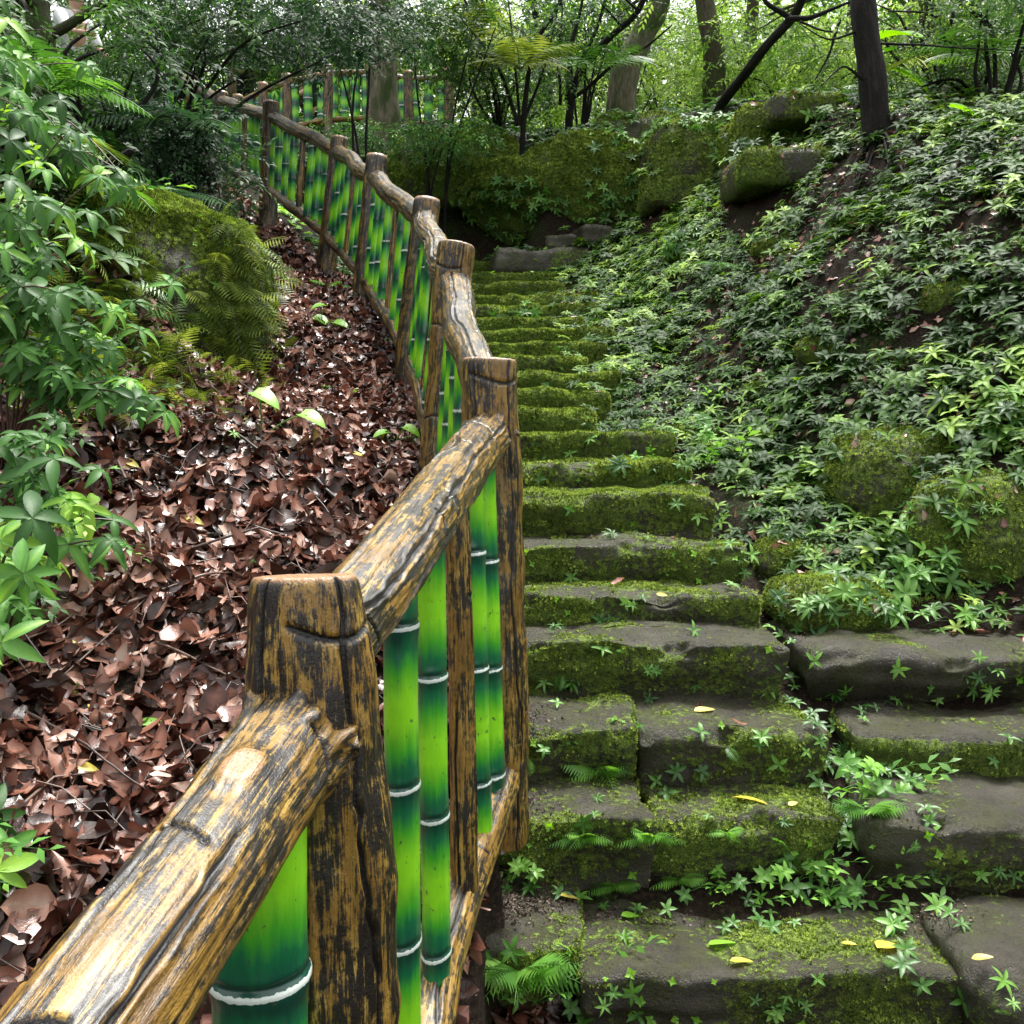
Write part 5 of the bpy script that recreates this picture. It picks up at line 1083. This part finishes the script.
bush(370, 22, 10.5, .8, .38, 520, 'grey green bush spray in front of the pale trunk', 'leaf_dark', .25, stems=3)
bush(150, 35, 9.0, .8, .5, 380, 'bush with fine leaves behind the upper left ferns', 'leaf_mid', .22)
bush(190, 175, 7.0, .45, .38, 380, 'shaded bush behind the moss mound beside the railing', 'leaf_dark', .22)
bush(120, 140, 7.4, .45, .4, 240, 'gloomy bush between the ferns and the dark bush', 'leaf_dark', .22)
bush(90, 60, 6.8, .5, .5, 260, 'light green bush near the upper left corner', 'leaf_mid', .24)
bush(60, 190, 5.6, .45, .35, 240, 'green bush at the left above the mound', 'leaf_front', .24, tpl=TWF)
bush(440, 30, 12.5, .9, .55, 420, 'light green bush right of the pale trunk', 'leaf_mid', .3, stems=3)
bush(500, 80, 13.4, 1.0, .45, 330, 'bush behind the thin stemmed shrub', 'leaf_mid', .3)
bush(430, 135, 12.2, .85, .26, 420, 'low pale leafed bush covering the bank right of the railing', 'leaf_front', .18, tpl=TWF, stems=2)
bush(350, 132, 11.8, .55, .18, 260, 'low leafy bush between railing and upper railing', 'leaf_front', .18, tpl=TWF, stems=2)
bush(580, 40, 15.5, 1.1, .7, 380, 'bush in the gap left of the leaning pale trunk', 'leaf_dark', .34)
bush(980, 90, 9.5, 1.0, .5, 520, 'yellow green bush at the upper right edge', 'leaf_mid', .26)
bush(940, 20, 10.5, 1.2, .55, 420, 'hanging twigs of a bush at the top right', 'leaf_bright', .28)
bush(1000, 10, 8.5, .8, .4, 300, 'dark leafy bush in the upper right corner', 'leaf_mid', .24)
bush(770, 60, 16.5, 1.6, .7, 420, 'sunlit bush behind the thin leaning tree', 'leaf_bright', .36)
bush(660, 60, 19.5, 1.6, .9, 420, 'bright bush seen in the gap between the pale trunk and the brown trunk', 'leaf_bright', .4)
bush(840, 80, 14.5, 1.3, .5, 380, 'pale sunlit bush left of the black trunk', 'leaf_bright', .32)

# ------------------------------------------------------------------ the wood behind
kinds = [('leaf_bright', 'bark_mid'), ('leaf_mid', 'bark_dark'), ('leaf_bright', 'bark_pale')]
bgt = [(480, 19, 0), (560, 23, 1), (620, 21, 2), (690, 26, 0), (745, 22, 0), (800, 28, 2), (850, 20, 0), (905, 24, 2), (960, 18, 1), (1020, 22, 0), (400, 24, 1), (320, 22, 1), (240, 19, 1), (160, 22, 1), (90, 17, 1), (20, 15, 1),
       (440, 31, 0), (520, 34, 2), (600, 33, 0), (665, 38, 0), (730, 34, 2), (780, 40, 0), (830, 35, 0), (890, 33, 1), (950, 30, 0), (1010, 34, 0), (-80, 19, 1), (1110, 19, 1), (1180, 27, 0), (-160, 27, 1), (340, 33, 0), (200, 30, 1)]
WHERE = ['far left', 'left', 'left of the pale trunk', 'behind the pale trunk', 'above the mossy boulder', 'between the two pale trunks', 'right of the leaning trunk', 'behind the thin leaning tree', 'left of the black trunk', 'right of the black trunk', 'far right']
ORDL = ['leftmost', 'second from the left', 'third from the left', 'fourth from the left', 'fifth from the left', 'sixth from the left', 'seventh from the left', 'eighth from the left', 'ninth from the left', 'tenth from the left', 'eleventh from the left', 'twelfth from the left', 'thirteenth from the left', 'fourteenth from the left', 'fifteenth from the left', 'sixteenth from the left', 'seventeenth from the left', 'eighteenth from the left', 'nineteenth from the left', 'twentieth from the left']
def order(px, near): return ORDL[sorted(q[0] for q in bgt if (q[1] < 25) == near).index(px)]
for k, (px, Y, kd) in enumerate(bgt):
    q = at(px, 60, Y); x, y = q[0], q[1]; z = float(height(x, y)); H_ = RNG.uniform(6.5, 9.5); lx = RNG.normal() * .5
    leaf, bark = kinds[kd]; wi = int(np.clip(px / 100, 0, 10)); dist = 'middle distance' if Y < 25 else 'far distance'
    tree((x, y, z), [(x + lx * .3, y, z + H_ * .35), (x + lx * .7, y, z + H_ * .7), (x + lx, y, z + H_)], RNG.uniform(.1, .2), .05, f'{["bright green", "shady green", "pale barked"][kd]} background tree, {order(px, Y < 25)} in the {"nearer" if Y < 25 else "farther"} row', bark, leaf, 9, 2.4, 420, .62, 1.15, name='background_tree', n=12, seg=8, flare=.3, limb_from=.12, group='background trees of the wood', flat=.8, seed=k * 2 + 1)
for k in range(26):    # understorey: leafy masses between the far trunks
    px = -40 + k * 44; Y = [17.5, 24, 30][k % 3]; q = at(px, 75, Y); bush(px, 78 - (Y - 17) * 1.2, Y, 1.5 + Y * .03, .9 + Y * .02, 330, f'understorey bush of the background wood, {ORDL[k // 3]} in the {["nearest", "middle", "farthest"][k % 3]} row', ['leaf_mid' if px < 430 else 'leaf_bright', 'leaf_bright', 'leaf_bright'][k % 3], .42 + Y * .008, group='understorey bushes of the background wood', hang=.1, stems=4, name='understorey_bush')

# ------------------------------------------------------------------ two people on the path, mostly hidden by leaves
def person(head, face, pose, label, shirt, trousers):
    h = np.array(head, float); e = empty('person', (h[0], h[1], h[2] - 1.55)); tag(e, label, 'person')
    fwd = nrm(np.array([*face, 0.])); rt = np.array([fwd[1], -fwd[0], 0]); up = np.array([0, 0, 1.]); lean = pose
    def P(a, b, c): return h + rt * a + fwd * b + up * c
    J = {'pelvis': P(0, -lean * .9, -.72), 'chest': P(0, -lean * .35, -.36), 'neck': P(0, -.02, -.15), 'head': P(0, .0, -.03), 'crown': P(0, 0, .075),
         'sl': P(-.17, -lean * .15, -.22), 'sr': P(.17, -lean * .15, -.22), 'el': P(-.23, .06, -.48), 'er': P(.24, .14, -.45), 'wl': P(-.16, .28, -.62), 'wr': P(.2, .4, -.5), 'hl': P(-.15, .35, -.66), 'hr': P(.19, .48, -.52),
         'pl': P(-.1, -lean * .9, -.8), 'pr': P(.1, -lean * .9, -.8), 'kl': P(-.12, -lean * .5, -1.14), 'kr': P(.12, -lean * .7, -1.14), 'al': P(-.12, -lean * .9, -1.5), 'ar': P(.12, -lean * .8, -1.5), 'tl': P(-.13, -lean * .9 + .15, -1.55), 'tr': P(.13, -lean * .8 + .15, -1.55)}
    RD = dict(pelvis=.13, chest=.14, neck=.05, head=.085, crown=.08, sl=.06, sr=.06, el=.042, er=.042, wl=.028, wr=.028, hl=.035, hr=.035, pl=.09, pr=.09, kl=.06, kr=.06, al=.04, ar=.04, tl=.035, tr=.035)
    E = [('pelvis', 'chest'), ('chest', 'neck'), ('neck', 'head'), ('head', 'crown'), ('chest', 'sl'), ('chest', 'sr'), ('sl', 'el'), ('sr', 'er'), ('el', 'wl'), ('er', 'wr'), ('wl', 'hl'), ('wr', 'hr'), ('pelvis', 'pl'), ('pelvis', 'pr'), ('pl', 'kl'), ('pr', 'kr'), ('kl', 'al'), ('kr', 'ar'), ('al', 'tl'), ('ar', 'tr')]
    def skin(name, keys, edges, infl, mat):
        ks = list(keys); me = bpy.data.meshes.new(name); me.from_pydata([tuple(J[k] - np.array(e.location)) for k in ks], [(ks.index(a), ks.index(b)) for a, b in edges], [])
        o = bpy.data.objects.new(name, me); COL.objects.link(o); o.parent = e; md = o.modifiers.new('s', 'SKIN')
        if not me.skin_vertices: me.skin_vertices.new()
        for i, k in enumerate(ks): me.skin_vertices[0].data[i].radius = (RD[k] + infl, RD[k] + infl); me.skin_vertices[0].data[i].use_root = i == 0
        sb = o.modifiers.new('sub', 'SUBSURF'); sb.levels = sb.render_levels = 2
        dg = bpy.context.evaluated_depsgraph_get(); m2 = bpy.data.meshes.new_from_object(o.evaluated_get(dg)); o.modifiers.clear(); o.data = m2; m2.materials.clear(); m2.materials.append(mat)
        for p in m2.polygons: p.use_smooth = True
        return o
    skin('body', J.keys(), E, 0, M['skin'])
    skin('shirt', ['chest', 'pelvis', 'sl', 'sr', 'el', 'er'], [('chest', 'pelvis'), ('chest', 'sl'), ('chest', 'sr'), ('sl', 'el'), ('sr', 'er')], .018, shirt)
    skin('trousers', ['pelvis', 'pl', 'pr', 'kl', 'kr', 'al', 'ar'], [('pelvis', 'pl'), ('pelvis', 'pr'), ('pl', 'kl'), ('pr', 'kr'), ('kl', 'al'), ('kr', 'ar')], .02, trousers)
    V, Q = boxgrid(2, 2, 2, .25); V = nrm(V) * np.array([.1, .115, .12]); k = V[:, 1] * 0 + V[:, 2] > -.03
    c = J['crown'] + up * .0 - fwd * .022; V = V * (1 + .05 * fbm(V * 30, 2, 3))[:, None]; mk('hair', V + c, Q, mat=M['hair'], parent=e)
person(at(76, -3, 11.2), (.8, -.4), .25, 'person with dark hair and white shirt standing behind the upper left foliage', M['white_cloth'], M['grey_cloth'])
person(at(302, 62, 16.0), (-.7, -.6), .3, 'person in dark clothes behind the upper railing, mostly hidden', M['black_cloth'], M['black_cloth'])
